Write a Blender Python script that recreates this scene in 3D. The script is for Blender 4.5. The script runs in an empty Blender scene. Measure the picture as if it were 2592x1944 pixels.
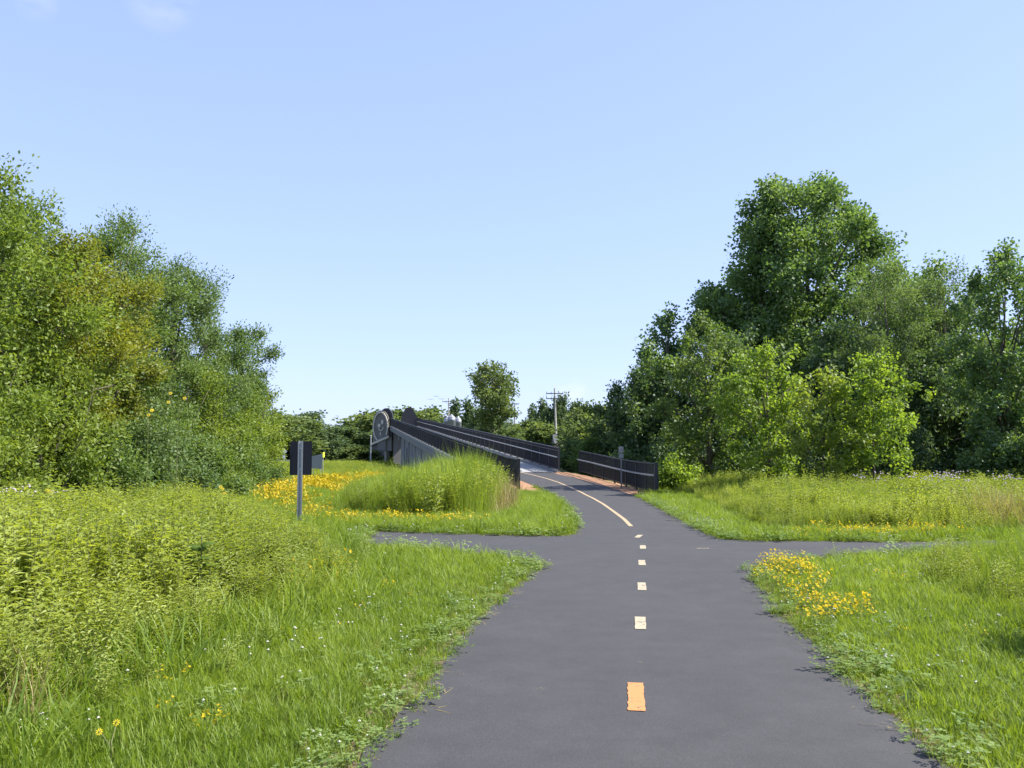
import bpy, math, random
import numpy as np
from mathutils import Vector, Matrix
from mathutils.geometry import tessellate_polygon

random.seed(7)
RNG = np.random.default_rng(11)
scene = bpy.context.scene
COL = scene.collection
PI = math.pi

# ------------------------------------------------------------------ camera
cam_data = bpy.data.cameras.new('camera')
cam = bpy.data.objects.new('camera', cam_data)
COL.objects.link(cam)
cam.location = (0, 0, 1.7)
cam.rotation_euler = (math.radians(90 + 4.49), 0, 0)
cam_data.sensor_width = 36.0
cam_data.lens = 31.18
cam_data.clip_start = 0.1
cam_data.clip_end = 6000
scene.camera = cam

# ------------------------------------------------------------------ light
SUN_AZ, SUN_EL = math.radians(92), math.radians(47)     # azimuth clockwise from +Y
world = bpy.data.worlds.new('World')
scene.world = world
world.use_nodes = True
wn, wl = world.node_tree.nodes, world.node_tree.links
wn.clear()
sky = wn.new('ShaderNodeTexSky')
sky.sky_type = 'NISHITA'
sky.sun_disc = False
sky.sun_elevation = SUN_EL
sky.sun_rotation = SUN_AZ
sky.altitude = 100
sky.air_density = 1.0
sky.dust_density = 0.6
sky.ozone_density = 1.6
bg = wn.new('ShaderNodeBackground')
bg.inputs['Strength'].default_value = 0.15
wo = wn.new('ShaderNodeOutputWorld')
gam = wn.new('ShaderNodeGamma'); gam.inputs[1].default_value = 0.40       # hazy summer sky: flatter from zenith to horizon
wl.new(sky.outputs[0], gam.inputs[0])
tintn = wn.new('ShaderNodeMixRGB'); tintn.blend_type = 'MULTIPLY'; tintn.inputs[0].default_value = 1
tintn.inputs[2].default_value = (1.19, 1.35, 1.94, 1)
wl.new(gam.outputs[0], tintn.inputs[1])
# three faint wisps of cloud
tcw = wn.new('ShaderNodeTexCoord')
mpw = wn.new('ShaderNodeMapping'); mpw.inputs['Scale'].default_value = (9, 9, 26)
nzw = wn.new('ShaderNodeTexNoise'); nzw.inputs['Scale'].default_value = 1.6; nzw.inputs['Detail'].default_value = 7
wl.new(tcw.outputs['Generated'], mpw.inputs[0]); wl.new(mpw.outputs[0], nzw.inputs['Vector'])
nr_ = wn.new('ShaderNodeMapRange'); nr_.inputs[1].default_value = .38; nr_.inputs[2].default_value = .72
wl.new(nzw.outputs['Fac'], nr_.inputs[0])
prev = tintn.outputs[0]
for (cx, cy, cz, ang, amt) in ((-.340, .826, .443, 2.3, .34), (-.442, .793, .420, 1.3, .3), (.066, .995, .073, 1.2, .6)):
    c_ = Vector((cx, cy, cz)).normalized()
    dt = wn.new('ShaderNodeVectorMath'); dt.operation = 'DOT_PRODUCT'; dt.inputs[1].default_value = c_
    wl.new(tcw.outputs['Generated'], dt.inputs[0])
    mr = wn.new('ShaderNodeMapRange'); mr.interpolation_type = 'SMOOTHSTEP'
    mr.inputs[1].default_value = math.cos(math.radians(ang)); mr.inputs[2].default_value = 1.0; mr.inputs[4].default_value = amt
    wl.new(dt.outputs['Value'], mr.inputs[0])
    ml = wn.new('ShaderNodeMath'); ml.operation = 'MULTIPLY'
    wl.new(mr.outputs[0], ml.inputs[0]); wl.new(nr_.outputs[0], ml.inputs[1])
    mx_ = wn.new('ShaderNodeMixRGB'); mx_.inputs[2].default_value = (3.0, 3.1, 3.2, 1)
    wl.new(ml.outputs[0], mx_.inputs[0]); wl.new(prev, mx_.inputs[1]); prev = mx_.outputs[0]
wl.new(prev, bg.inputs[0])
wl.new(bg.outputs[0], wo.inputs[0])

sl = bpy.data.lights.new('sun', 'SUN')
sl.energy = 5.0
sl.angle = math.radians(0.5)
sl.color = (1.0, 0.95, 0.86)
sun = bpy.data.objects.new('sun', sl)
COL.objects.link(sun)
sdir = Vector((math.sin(SUN_AZ) * math.cos(SUN_EL), math.cos(SUN_AZ) * math.cos(SUN_EL), math.sin(SUN_EL)))
sun.rotation_euler = sdir.to_track_quat('Z', 'Y').to_euler()
sun.location = (40, 0, 60)

vs = scene.view_settings
vs.view_transform = 'Standard'
vs.look = 'None'
vs.exposure = 1.25
vs.gamma = 1.0
vs.use_curve_mapping = False
scene.cycles.max_bounces = 7
scene.cycles.diffuse_bounces = 3
scene.cycles.glossy_bounces = 2
scene.cycles.transmission_bounces = 5
scene.cycles.sample_clamp_indirect = 4.0

# ------------------------------------------------------------------ helpers
def tag(o, label=None, cat=None, group=None, kind=None):
    if label: o['label'] = label
    if cat: o['category'] = cat
    if group: o['group'] = group
    if kind: o['kind'] = kind
    return o

def empty(name, loc=(0, 0, 0), rz=0.0):
    o = bpy.data.objects.new(name, None)
    o.empty_display_size = 0.2
    COL.objects.link(o)
    o.location = loc
    o.rotation_euler = (0, 0, rz)
    return o

def link(name, me, parent=None):
    o = bpy.data.objects.new(name, me)
    COL.objects.link(o)
    if parent is not None: o.parent = parent
    return o

class MB:
    """collects shapes, makes one mesh"""
    def __init__(s):
        s.v, s.f, s.m, s.c = [], [], [], 0
    def add(s, v, f, mi=0):
        n = s.c
        s.v.extend([tuple(p) for p in v]); s.c += len(v)
        s.f.extend([tuple(i + n for i in q) for q in f])
        s.m.extend([mi] * len(f))
    def box(s, c, d, rz=0.0, mi=0, bev=0.0):
        x, y, z = d[0] / 2, d[1] / 2, d[2] / 2
        co, si = math.cos(rz), math.sin(rz)
        P = []
        for sx, sy, sz in ((-1,-1,-1),(1,-1,-1),(1,1,-1),(-1,1,-1),(-1,-1,1),(1,-1,1),(1,1,1),(-1,1,1)):
            px, py = sx * x, sy * y
            P.append((c[0] + px * co - py * si, c[1] + px * si + py * co, c[2] + sz * z))
        s.add(P, ((0,3,2,1),(4,5,6,7),(0,1,5,4),(1,2,6,5),(2,3,7,6),(3,0,4,7)), mi)
    def bar(s, a, b, w, h, mi=0):
        """rectangular bar from a to b"""
        a, b = Vector(a), Vector(b)
        t = (b - a).normalized()
        up = Vector((0, 0, 1)) if abs(t.z) < 0.95 else Vector((0, 1, 0))
        r = t.cross(up).normalized(); u = r.cross(t).normalized()
        P = []
        for q in (a, b):
            for i, j in ((-1,-1),(1,-1),(1,1),(-1,1)):
                P.append(q + r * (i * w / 2) + u * (j * h / 2))
        s.add(P, ((0,3,2,1),(4,5,6,7),(0,1,5,4),(1,2,6,5),(2,3,7,6),(3,0,4,7)), mi)
    def tube(s, pts, rad, n=6, mi=0, cap=True):
        pts = [Vector(p) for p in pts]
        P, F = [], []
        for i, p in enumerate(pts):
            t = (pts[min(i + 1, len(pts) - 1)] - pts[max(i - 1, 0)]).normalized()
            ref = Vector((1, 0, 0)) if abs(t.x) < 0.8 else Vector((0, 1, 0))
            r = t.cross(ref).normalized(); u = t.cross(r)
            rr = rad[i] if hasattr(rad, '__len__') else rad
            for k in range(n):
                a = 2 * PI * k / n
                P.append(p + r * (rr * math.cos(a)) + u * (rr * math.sin(a)))
        for i in range(len(pts) - 1):
            for k in range(n):
                F.append((i*n+k, i*n+(k+1)%n, (i+1)*n+(k+1)%n, (i+1)*n+k))
        if cap:
            F.append(tuple(range(n-1, -1, -1)))
            F.append(tuple(range((len(pts)-1)*n, len(pts)*n)))
        s.add(P, F, mi)
    def prism(s, poly, origin, ex, ey, depth, mi=0):
        """polygon (2-D) in plane ex, ey extruded along ex x ey by depth"""
        o, ex, ey = Vector(origin), Vector(ex), Vector(ey)
        n = ex.cross(ey).normalized()
        k = len(poly)
        A = [o + ex * p[0] + ey * p[1] for p in poly]
        B = [q + n * depth for q in A]
        F = [tuple(range(k-1, -1, -1)), tuple(range(k, 2*k))]
        F += [(i, (i+1) % k, k+(i+1) % k, k+i) for i in range(k)]
        s.add(A + B, F, mi)
    def mesh(s, name, mats, smooth=False):
        me = bpy.data.meshes.new(name)
        me.from_pydata(s.v, [], s.f)
        for m in (mats if isinstance(mats, (list, tuple)) else [mats]): me.materials.append(m)
        me.polygons.foreach_set('material_index', s.m)
        if smooth: me.polygons.foreach_set('use_smooth', [True] * len(s.f))
        me.update()
        return me
    def build(s, name, mats, parent=None, smooth=False):
        return link(name, s.mesh(name, mats, smooth), parent)

def np_mesh(name, V, quads, mats, tint=None, mat_idx=None):
    me = bpy.data.meshes.new(name)
    V = np.asarray(V, np.float32); Q = np.asarray(quads, np.int32)
    me.vertices.add(len(V)); me.vertices.foreach_set('co', V.ravel())
    k = Q.shape[1]
    me.loops.add(Q.size); me.loops.foreach_set('vertex_index', Q.ravel())
    me.polygons.add(len(Q))
    me.polygons.foreach_set('loop_start', np.arange(0, Q.size, k, dtype=np.int32))
    me.update(calc_edges=True)
    for m in (mats if isinstance(mats, (list, tuple)) else [mats]): me.materials.append(m)
    if tint is not None:
        a = me.attributes.new('tint', 'FLOAT', 'FACE'); a.data.foreach_set('value', np.asarray(tint, np.float32))
    if mat_idx is not None: me.polygons.foreach_set('material_index', np.asarray(mat_idx, np.int32))
    me.validate()
    return me

# ------------------------------------------------------------------ materials
def new_mat(name):
    m = bpy.data.materials.new(name); m.use_nodes = True
    nt = m.node_tree; nt.nodes.clear()
    out = nt.nodes.new('ShaderNodeOutputMaterial')
    return m, nt, out

def plain(name, col, rough=0.7, metal=0.0, noise=0.15, scale=8.0, bump=0.0, spec=0.5):
    m, nt, out = new_mat(name)
    b = nt.nodes.new('ShaderNodeBsdfPrincipled')
    b.inputs['Roughness'].default_value = rough
    b.inputs['Metallic'].default_value = metal
    b.inputs['Specular IOR Level'].default_value = spec
    tc = nt.nodes.new('ShaderNodeTexCoord')
    n = nt.nodes.new('ShaderNodeTexNoise'); n.inputs['Scale'].default_value = scale; n.inputs['Detail'].default_value = 6
    nt.links.new(tc.outputs['Object'], n.inputs['Vector'])
    r = nt.nodes.new('ShaderNodeMixRGB'); r.blend_type = 'MIX'
    r.inputs[1].default_value = (*[c * (1 - noise) for c in col], 1)
    r.inputs[2].default_value = (*[min(1, c * (1 + noise)) for c in col], 1)
    nt.links.new(n.outputs['Fac'], r.inputs[0])
    nt.links.new(r.outputs[0], b.inputs['Base Color'])
    if bump:
        bp = nt.nodes.new('ShaderNodeBump'); bp.inputs['Strength'].default_value = bump; bp.inputs['Distance'].default_value = 0.02
        nt.links.new(n.outputs['Fac'], bp.inputs['Height']); nt.links.new(bp.outputs[0], b.inputs['Normal'])
    nt.links.new(b.outputs[0], out.inputs[0])
    return m

def leafy(name, dark, light, trans=0.4, inst=False, gloss=0.05, tr_gain=1.4):
    gloss = gloss * 0.35
    """foliage: diffuse + translucent, tint 0..1 runs from dark to light"""
    m, nt, out = new_mat(name)
    L = nt.links
    a = nt.nodes.new('ShaderNodeAttribute'); a.attribute_name = 'tint'; a.attribute_type = 'GEOMETRY'
    fac = a.outputs['Fac']
    if inst:
        b = nt.nodes.new('ShaderNodeAttribute'); b.attribute_name = 'hue'; b.attribute_type = 'INSTANCER'
        ma = nt.nodes.new('ShaderNodeMath'); ma.operation = 'MULTIPLY_ADD'
        L.new(a.outputs['Fac'], ma.inputs[0]); ma.inputs[1].default_value = 0.45
        mb = nt.nodes.new('ShaderNodeMath'); mb.operation = 'MULTIPLY'; mb.inputs[1].default_value = 0.65
        L.new(b.outputs['Fac'], mb.inputs[0]); L.new(mb.outputs[0], ma.inputs[2])
        fac = ma.outputs[0]
    mx = nt.nodes.new('ShaderNodeMixRGB')
    mx.inputs[1].default_value = (*dark, 1); mx.inputs[2].default_value = (*light, 1)
    L.new(fac, mx.inputs[0])
    d = nt.nodes.new('ShaderNodeBsdfDiffuse'); L.new(mx.outputs[0], d.inputs[0])
    t = nt.nodes.new('ShaderNodeBsdfTranslucent')
    tg = nt.nodes.new('ShaderNodeMixRGB'); tg.blend_type = 'MULTIPLY'; tg.inputs[0].default_value = 1
    tg.inputs[2].default_value = (1.15 * tr_gain, 1.1 * tr_gain, 0.55 * tr_gain, 1)
    L.new(mx.outputs[0], tg.inputs[1]); L.new(tg.outputs[0], t.inputs[0])
    ms = nt.nodes.new('ShaderNodeMixShader'); ms.inputs[0].default_value = trans
    L.new(d.outputs[0], ms.inputs[1]); L.new(t.outputs[0], ms.inputs[2])
    g = nt.nodes.new('ShaderNodeBsdfGlossy'); g.inputs['Roughness'].default_value = 0.55
    g.inputs[0].default_value = (1, 1, 1, 1)
    ms2 = nt.nodes.new('ShaderNodeMixShader'); ms2.inputs[0].default_value = gloss
    L.new(ms.outputs[0], ms2.inputs[1]); L.new(g.outputs[0], ms2.inputs[2])
    L.new(ms2.outputs[0], out.inputs[0])
    return m

def asphalt_mat():
    m, nt, out = new_mat('asphalt')
    L = nt.links
    b = nt.nodes.new('ShaderNodeBsdfPrincipled')
    b.inputs['Roughness'].default_value = 0.82
    b.inputs['Specular IOR Level'].default_value = 0.35
    tc = nt.nodes.new('ShaderNodeTexCoord')
    n1 = nt.nodes.new('ShaderNodeTexNoise'); n1.inputs['Scale'].default_value = 0.55; n1.inputs['Detail'].default_value = 5
    n2 = nt.nodes.new('ShaderNodeTexNoise'); n2.inputs['Scale'].default_value = 130; n2.inputs['Detail'].default_value = 3
    n3 = nt.nodes.new('ShaderNodeTexVoronoi'); n3.inputs['Scale'].default_value = 60
    for n in (n1, n2, n3): L.new(tc.outputs['Object'], n.inputs['Vector'])
    c1 = nt.nodes.new('ShaderNodeMixRGB')
    c1.inputs[1].default_value = (0.0365, 0.0358, 0.037, 1); c1.inputs[2].default_value = (0.052, 0.0505, 0.0515, 1)
    L.new(n1.outputs['Fac'], c1.inputs[0])
    c2 = nt.nodes.new('ShaderNodeMixRGB'); c2.blend_type = 'OVERLAY'; c2.inputs[0].default_value = 0.55
    L.new(c1.outputs[0], c2.inputs[1]); L.new(n2.outputs['Fac'], c2.inputs[2])
    # pale aggregate specks
    r = nt.nodes.new('ShaderNodeValToRGB')
    r.color_ramp.elements[0].position = 0.0; r.color_ramp.elements[0].color = (1, 1, 1, 1)
    r.color_ramp.elements[1].position = 0.16; r.color_ramp.elements[1].color = (0, 0, 0, 1)
    L.new(n3.outputs['Distance'], r.inputs[0])
    mu = nt.nodes.new('ShaderNodeMath'); mu.operation = 'MULTIPLY'; mu.inputs[1].default_value = 0.7
    L.new(r.outputs[0], mu.inputs[0])
    c3 = nt.nodes.new('ShaderNodeMixRGB'); c3.inputs[2].default_value = (0.19, 0.185, 0.18, 1)
    L.new(mu.outputs[0], c3.inputs[0]); L.new(c2.outputs[0], c3.inputs[1])
    L.new(c3.outputs[0], b.inputs['Base Color'])
    n4 = nt.nodes.new('ShaderNodeTexNoise'); n4.inputs['Scale'].default_value = 2.4; n4.inputs['Detail'].default_value = 9; n4.inputs['Roughness'].default_value = .7
    L.new(tc.outputs['Object'], n4.inputs['Vector'])
    r4 = nt.nodes.new('ShaderNodeMapRange'); r4.inputs[1].default_value = .3; r4.inputs[2].default_value = .7; r4.inputs[3].default_value = .86; r4.inputs[4].default_value = 1.13
    L.new(n4.outputs['Fac'], r4.inputs[0])
    mm = nt.nodes.new('ShaderNodeMixRGB'); mm.blend_type = 'MULTIPLY'; mm.inputs[0].default_value = 1
    L.new(c3.outputs[0], mm.inputs[1]); L.new(r4.outputs[0], mm.inputs[2]); L.new(mm.outputs[0], b.inputs['Base Color'])
    bp = nt.nodes.new('ShaderNodeBump'); bp.inputs['Strength'].default_value = 0.35; bp.inputs['Distance'].default_value = 0.004
    L.new(n2.outputs['Fac'], bp.inputs['Height']); L.new(bp.outputs[0], b.inputs['Normal'])
    L.new(b.outputs[0], out.inputs[0])
    return m

def paint_mat(name, col, wear=0.47):
    """road paint worn through to the asphalt"""
    m, nt, out = new_mat(name)
    L = nt.links
    b = nt.nodes.new('ShaderNodeBsdfPrincipled'); b.inputs['Roughness'].default_value = 0.7
    tc = nt.nodes.new('ShaderNodeTexCoord')
    n = nt.nodes.new('ShaderNodeTexNoise'); n.inputs['Scale'].default_value = 22; n.inputs['Detail'].default_value = 9; n.inputs['Roughness'].default_value = 0.7
    L.new(tc.outputs['Object'], n.inputs['Vector'])
    r = nt.nodes.new('ShaderNodeValToRGB')
    r.color_ramp.elements[0].position = wear - 0.09; r.color_ramp.elements[0].color = (0.06, 0.058, 0.057, 1)
    r.color_ramp.elements[1].position = wear; r.color_ramp.elements[1].color = (*col, 1)
    L.new(n.outputs['Fac'], r.inputs[0]); L.new(r.outputs[0], b.inputs['Base Color'])
    L.new(b.outputs[0], out.inputs[0])
    return m

def ground_mat():
    m, nt, out = new_mat('meadow_soil')
    L = nt.links
    b = nt.nodes.new('ShaderNodeBsdfPrincipled'); b.inputs['Roughness'].default_value = 0.95; b.inputs['Specular IOR Level'].default_value = 0.1
    tc = nt.nodes.new('ShaderNodeTexCoord')
    n1 = nt.nodes.new('ShaderNodeTexNoise'); n1.inputs['Scale'].default_value = 0.25; n1.inputs['Detail'].default_value = 8
    n2 = nt.nodes.new('ShaderNodeTexNoise'); n2.inputs['Scale'].default_value = 6; n2.inputs['Detail'].default_value = 8
    for n in (n1, n2): L.new(tc.outputs['Object'], n.inputs['Vector'])
    c1 = nt.nodes.new('ShaderNodeMixRGB')
    c1.inputs[1].default_value = (0.05, 0.08, 0.016, 1); c1.inputs[2].default_value = (0.09, 0.11, 0.03, 1)
    L.new(n1.outputs['Fac'], c1.inputs[0])
    c2 = nt.nodes.new('ShaderNodeMixRGB'); c2.inputs[2].default_value = (0.085, 0.07, 0.04, 1)
    rp = nt.nodes.new('ShaderNodeValToRGB'); rp.color_ramp.elements[0].position = 0.5; rp.color_ramp.elements[1].position = 0.75
    L.new(n2.outputs['Fac'], rp.inputs[0]); L.new(rp.outputs[0], c2.inputs[0]); L.new(c1.outputs[0], c2.inputs[1])
    L.new(c2.outputs[0], b.inputs['Base Color'])
    bp = nt.nodes.new('ShaderNodeBump'); bp.inputs['Strength'].default_value = 0.8; bp.inputs['Distance'].default_value = 0.05
    L.new(n2.outputs['Fac'], bp.inputs['Height']); L.new(bp.outputs[0], b.inputs['Normal'])
    L.new(b.outputs[0], out.inputs[0])
    return m

M = {}
M['asphalt'] = asphalt_mat()
M['ground'] = ground_mat()
M['gravel'] = plain('orange_gravel', (0.33, 0.19, 0.115), 0.95, 0, 0.45, 40, 0.9, 0.1)
M['dirt'] = plain('bare_dirt', (0.24, 0.16, 0.10), 0.95, 0, 0.4, 18, 0.8, 0.1)
M['edge_soil'] = plain('dark_edge_soil', (0.11, 0.085, 0.055), 0.95, 0, 0.4, 18, 0.8, 0.1)
M['orange_paint'] = paint_mat('orange_road_paint', (0.43, 0.19, 0.06), 0.43)
M['cream_paint'] = paint_mat('cream_road_paint', (0.36, 0.30, 0.20), 0.47)
M['line_paint'] = paint_mat('yellow_line_paint', (0.37, 0.27, 0.155), 0.43)
M['concrete'] = plain('concrete', (0.16, 0.158, 0.15), 0.85, 0, 0.18, 1.3, 0.2)
M['pale_concrete'] = plain('pale_concrete', (0.27, 0.266, 0.255), 0.85, 0, 0.14, 3, 0.2)
M['kerb'] = plain('grey_kerb', (0.19, 0.19, 0.187), 0.85, 0, 0.2, 3, 0.2)
M['black_metal'] = plain('black_coated_metal', (0.016, 0.017, 0.021), 0.5, 0.0, 0.2, 5)
M['grey_steel'] = plain('galvanised_steel', (0.36, 0.37, 0.38), 0.5, 0.6, 0.2, 12)
M['sign_back'] = plain('dark_sign_back', (0.014, 0.016, 0.024), 0.6, 0.0, 0.15, 9, 0, 0.3)
M['sign_grey'] = plain('grey_sign_back', (0.24, 0.25, 0.25), 0.6, 0.2, 0.1, 4)
M['sign_white'] = plain('white_sign_face', (0.78, 0.79, 0.80), 0.5, 0.0, 0.04, 4)
M['sign_lime'] = plain('lime_sign_face', (0.55, 0.70, 0.05), 0.5, 0.0, 0.04, 4)
M['wood_pole'] = plain('weathered_pole_wood', (0.36, 0.34, 0.30), 0.9, 0.0, 0.25, 4)
M['dark_wood'] = plain('dark_crossarm_wood', (0.10, 0.10, 0.11), 0.9, 0.0, 0.2, 4)
M['bin_steel'] = plain('pale_ribbed_steel', (0.27, 0.285, 0.31), 0.45, 0.4, 0.08, 1)
M['brick'] = plain('brown_brick', (0.28, 0.17, 0.13), 0.9, 0.0, 0.2, 3)
M['roof'] = plain('dark_roof', (0.06, 0.065, 0.065), 0.9, 0.0, 0.2, 2)
M['fascia'] = plain('pale_fascia', (0.62, 0.68, 0.62), 0.6, 0.0, 0.05, 2)
M['tan_ring'] = plain('tan_cast_ring', (0.52, 0.48, 0.40), 0.7, 0.0, 0.2, 2)
M['bronze_disc'] = plain('dark_bronze', (0.15, 0.142, 0.125), 0.6, 0.2, 0.3, 2)
M['bark'] = plain('grey_brown_bark', (0.11, 0.095, 0.075), 0.95, 0.0, 0.35, 9, 0.6, 0.1)
M['bird'] = plain('dark_plumage', (0.03, 0.03, 0.035), 0.8)

# foliage colours: (dark, light)
G = {}
G['bright'] = leafy('bright_green_leaves', (0.08, 0.135, 0.02), (0.21, 0.28, 0.048), 0.46)
G['yellowgreen'] = leafy('yellow_green_leaves', (0.09, 0.145, 0.02), (0.235, 0.30, 0.05), 0.46)
G['golden'] = leafy('golden_green_leaves', (0.12, 0.15, 0.018), (0.245, 0.265, 0.035), 0.45)
G['lit'] = leafy('lit_cottonwood_leaves', (0.05, 0.105, 0.02), (0.17, 0.235, 0.05), 0.44, gloss=0.09)
G['mid'] = leafy('mid_green_leaves', (0.06, 0.115, 0.027), (0.175, 0.25, 0.066), 0.44)
G['bluish'] = leafy('bluish_green_leaves', (0.06, 0.11, 0.037), (0.16, 0.23, 0.082), 0.42)
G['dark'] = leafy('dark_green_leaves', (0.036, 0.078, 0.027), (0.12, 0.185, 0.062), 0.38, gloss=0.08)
G['cotton'] = leafy('cottonwood_leaves', (0.055, 0.118, 0.036), (0.165, 0.25, 0.072), 0.43, gloss=0.09)
G['young'] = leafy('young_cottonwood_leaves', (0.095, 0.175, 0.02), (0.265, 0.355, 0.05), 0.5, gloss=0.07)
G['yellow_young'] = leafy('yellowish_young_leaves', (0.10, 0.155, 0.02), (0.245, 0.31, 0.05), 0.48, gloss=0.07)
G['far'] = leafy('distant_leaves', (0.07, 0.115, 0.042), (0.18, 0.225, 0.08), 0.38, gloss=0.02)
G['far_dark'] = leafy('distant_dark_leaves', (0.05, 0.09, 0.045), (0.12, 0.165, 0.075), 0.36, gloss=0.02)

# ------------------------------------------------------------------ terrain
def zramp(d):
    """height of the trail centre line at distance d"""
    d = np.asarray(d, float)
    z = np.where(d < 35.5, 0.0, np.where(d < 46.56, 0.0026 * (d - 35.5) ** 2, 0.318 + 0.0575 * (d - 46.56)))
    z = np.where(d > 150, 0.318 + 0.0575 * (150 - 46.56) - 0.03 * (d - 150), z)
    return z
def xcentre(d):
    d = np.asarray(d, float)
    return np.where(d > 51, 0.47 - 0.19 * (d - 51),
           np.interp(d, [-10, 4.96, 13, 20, 27, 34, 40, 44, 47, 51], [-1.4, 0.76, 2.0, 2.8, 3.05, 3.2, 3.0, 2.5, 1.8, 0.47]))
def hnoise(x, y):
    return (np.sin(x * 0.31 + 1.3) * np.cos(y * 0.27) + 0.5 * np.sin(x * 0.83 + y * 0.61) + 0.35 * np.cos(x * 1.7 - y * 1.3)) / 1.85
def terrain(x, y):
    x = np.asarray(x, float); y = np.asarray(y, float)
    dist = np.abs(x - xcentre(y))
    emb = np.maximum(0, zramp(y) - np.maximum(0, dist - 3.4) / 2.2)
    emb = emb * np.clip((74 - y) / 10, 0, 1)
    # meadow gently uneven away from the trail, kept flat by the paving
    w = np.clip((dist - 3.0) / 4.0, 0, 1)
    cross = np.clip((np.abs(y - 16.5) - 4.0) / 5, 0, 1)
    far = np.clip((y - 150) / 300, 0, 1)
    z = emb + 0.10 * hnoise(x, y) * w * cross * (1 - 0.5 * far) - 0.015
    return z

xs = np.concatenate([[-3000, -1500, -700, -350, -200, -130, -90], np.arange(-70, -30, 2.5), np.arange(-30, 30.1, 0.75), np.arange(32, 71, 2.5), [90, 130, 200, 350, 700, 1500, 3000]])
ys = np.concatenate([[-400, -150, -60, -25], np.arange(-12, 70, 0.75), np.arange(70, 170, 2.5), [180, 200, 230, 270, 330, 420, 600, 1000, 1800, 3500]])
X, Y = np.meshgrid(xs, ys)
Z = terrain(X, Y)
V = np.stack([X.ravel(), Y.ravel(), Z.ravel()], 1)
nx, ny = len(xs), len(ys)
i, j = np.meshgrid(np.arange(nx - 1), np.arange(ny - 1))
q = (j * nx + i).ravel()
Q = np.stack([q, q + 1, q + nx + 1, q + nx], 1)
gm = np_mesh('ground', V, Q, M['ground'])
gm.polygons.foreach_set('use_smooth', [True] * len(gm.polygons))
ground = tag(link('ground', gm), 'flat green meadow ground beside the paved trail', kind='structure')

# ------------------------------------------------------------------ paved trail
# outline in metres (x, distance), flat part up to 34.6 m
LEFT_A = [(-1.68, -6.0), (-1.18, 1.0), (-0.86, 4.96), (-0.67, 6.2), (-0.52, 7.94), (-0.17, 10.38), (0.10, 11.9), (0.42, 13.5), (0.32, 13.95), (-0.43, 14.9), (-1.2, 15.6), (-1.74, 16.1), (-2.75, 16.45)]
LEFT_B = [(-3.05, 19.6), (-2.0, 19.2), (-1.03, 18.85), (0.2, 18.5), (1.0, 18.4), (1.27, 18.75), (1.40, 20.2), (1.52, 22.0), (1.66, 25), (1.70, 27.4), (1.66, 31), (1.58, 34.6)]
RIGHT_A = [(1.85, -6.0), (2.15, 1.0), (2.35, 4.96), (2.42, 5.78), (2.67, 7.58), (2.81, 9.24), (3.05, 10.6), (3.25, 11.84), (3.45, 12.85), (3.83, 13.6), (4.45, 14.1), (5.6, 14.9), (7.2, 15.6), (9.5, 16.0), (16, 16.4), (30, 16.4)]
RIGHT_B = [(30, 19.0), (16, 18.2), (9.5, 17.4), (7.85, 17.15), (6, 17.3), (4.6, 17.4), (4.12, 17.75), (4.17, 19), (4.25, 20.88), (4.4, 23.5), (4.56, 26.35), (4.78, 31), (4.92, 34.6)]
def fray(pts, n=4, amp=0.035):
    out = []
    for a, b in zip(pts[:-1], pts[1:]):
        L_ = math.hypot(b[0]-a[0], b[1]-a[1])
        k = max(1, int(L_ / 0.22)) if L_ < 8 else 4
        for t in range(k):
            f = t / k
            out.append((a[0] + (b[0]-a[0]) * f + random.uniform(-amp, amp), a[1] + (b[1]-a[1]) * f + random.uniform(-amp, amp)))
    out.append(pts[-1])
    return out
left_edge = fray(LEFT_A + LEFT_B)
right_edge = fray(RIGHT_A + RIGHT_B)
PATH_POLY = left_edge + right_edge[::-1]
tris = tessellate_polygon([[Vector((p[0], p[1], 0)) for p in PATH_POLY]])
b = MB()
b.add([(p[0], p[1], 0.02) for p in PATH_POLY], [t for t in tris])
# the ramp: strips following the curve
RL = [(1.58, 34.6), (1.53, 36.5), (1.42, 38.5), (1.28, 40.5), (1.02, 43), (0.68, 45), (0.28, 47), (-0.3, 49), (-0.95, 50.6), (-1.28, 51.3)]
RR = [(4.92, 34.6), (4.90, 36.5), (4.84, 38.5), (4.70, 40.5), (4.42, 43), (4.08, 45), (3.6, 47), (3.0, 49), (2.45, 50.8), (2.2, 52.0)]
def resample(pts, n):
    pts = np.array(pts); s = np.concatenate([[0], np.cumsum(np.hypot(*np.diff(pts, axis=0).T))])
    t = np.linspace(0, s[-1], n)
    return np.stack([np.interp(t, s, pts[:, 0]), np.interp(t, s, pts[:, 1])], 1)
A_, B_ = resample(RL, 28), resample(RR, 28)
P, F = [], []
for a, c in zip(A_, B_):
    for k in range(5):
        f = k / 4
        x, y = a[0] + (c[0]-a[0]) * f, a[1] + (c[1]-a[1]) * f
        P.append((x, y, 0.02 + float(zramp(y))))
for i in range(27):
    for k in range(4):
        F.append((i*5+k, i*5+k+1, i*5+k+6, i*5+k+5))
b.add(P, F)
trail = b.build('trail', M['asphalt'])
tag(trail, 'smooth dark grey asphalt trail with a crossing path', kind='structure')

def strip(name, centre, w, dz, mat, label, kindname='structure', rag=0.0):
    c = np.array(centre); P, F = [], []
    if rag: c = resample(c, 16)
    t = np.gradient(c, axis=0); t /= np.linalg.norm(t, axis=1)[:, None]
    for p, d in zip(c, t):
        n = np.array([d[1], -d[0]])
        for s_ in (-1, 1):
            x, y = p + n * (s_ * (w / 2 + random.uniform(-rag, rag * .4))) + d * random.uniform(-rag, rag)
            P.append((x, y, dz + float(zramp(y))))
    for i in range(len(c) - 1):
        F.append((2*i, 2*i+1, 2*i+3, 2*i+2))
    mb = MB(); mb.add(P, F)
    return tag(mb.build(name, mat), label, kind=kindname)

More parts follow.
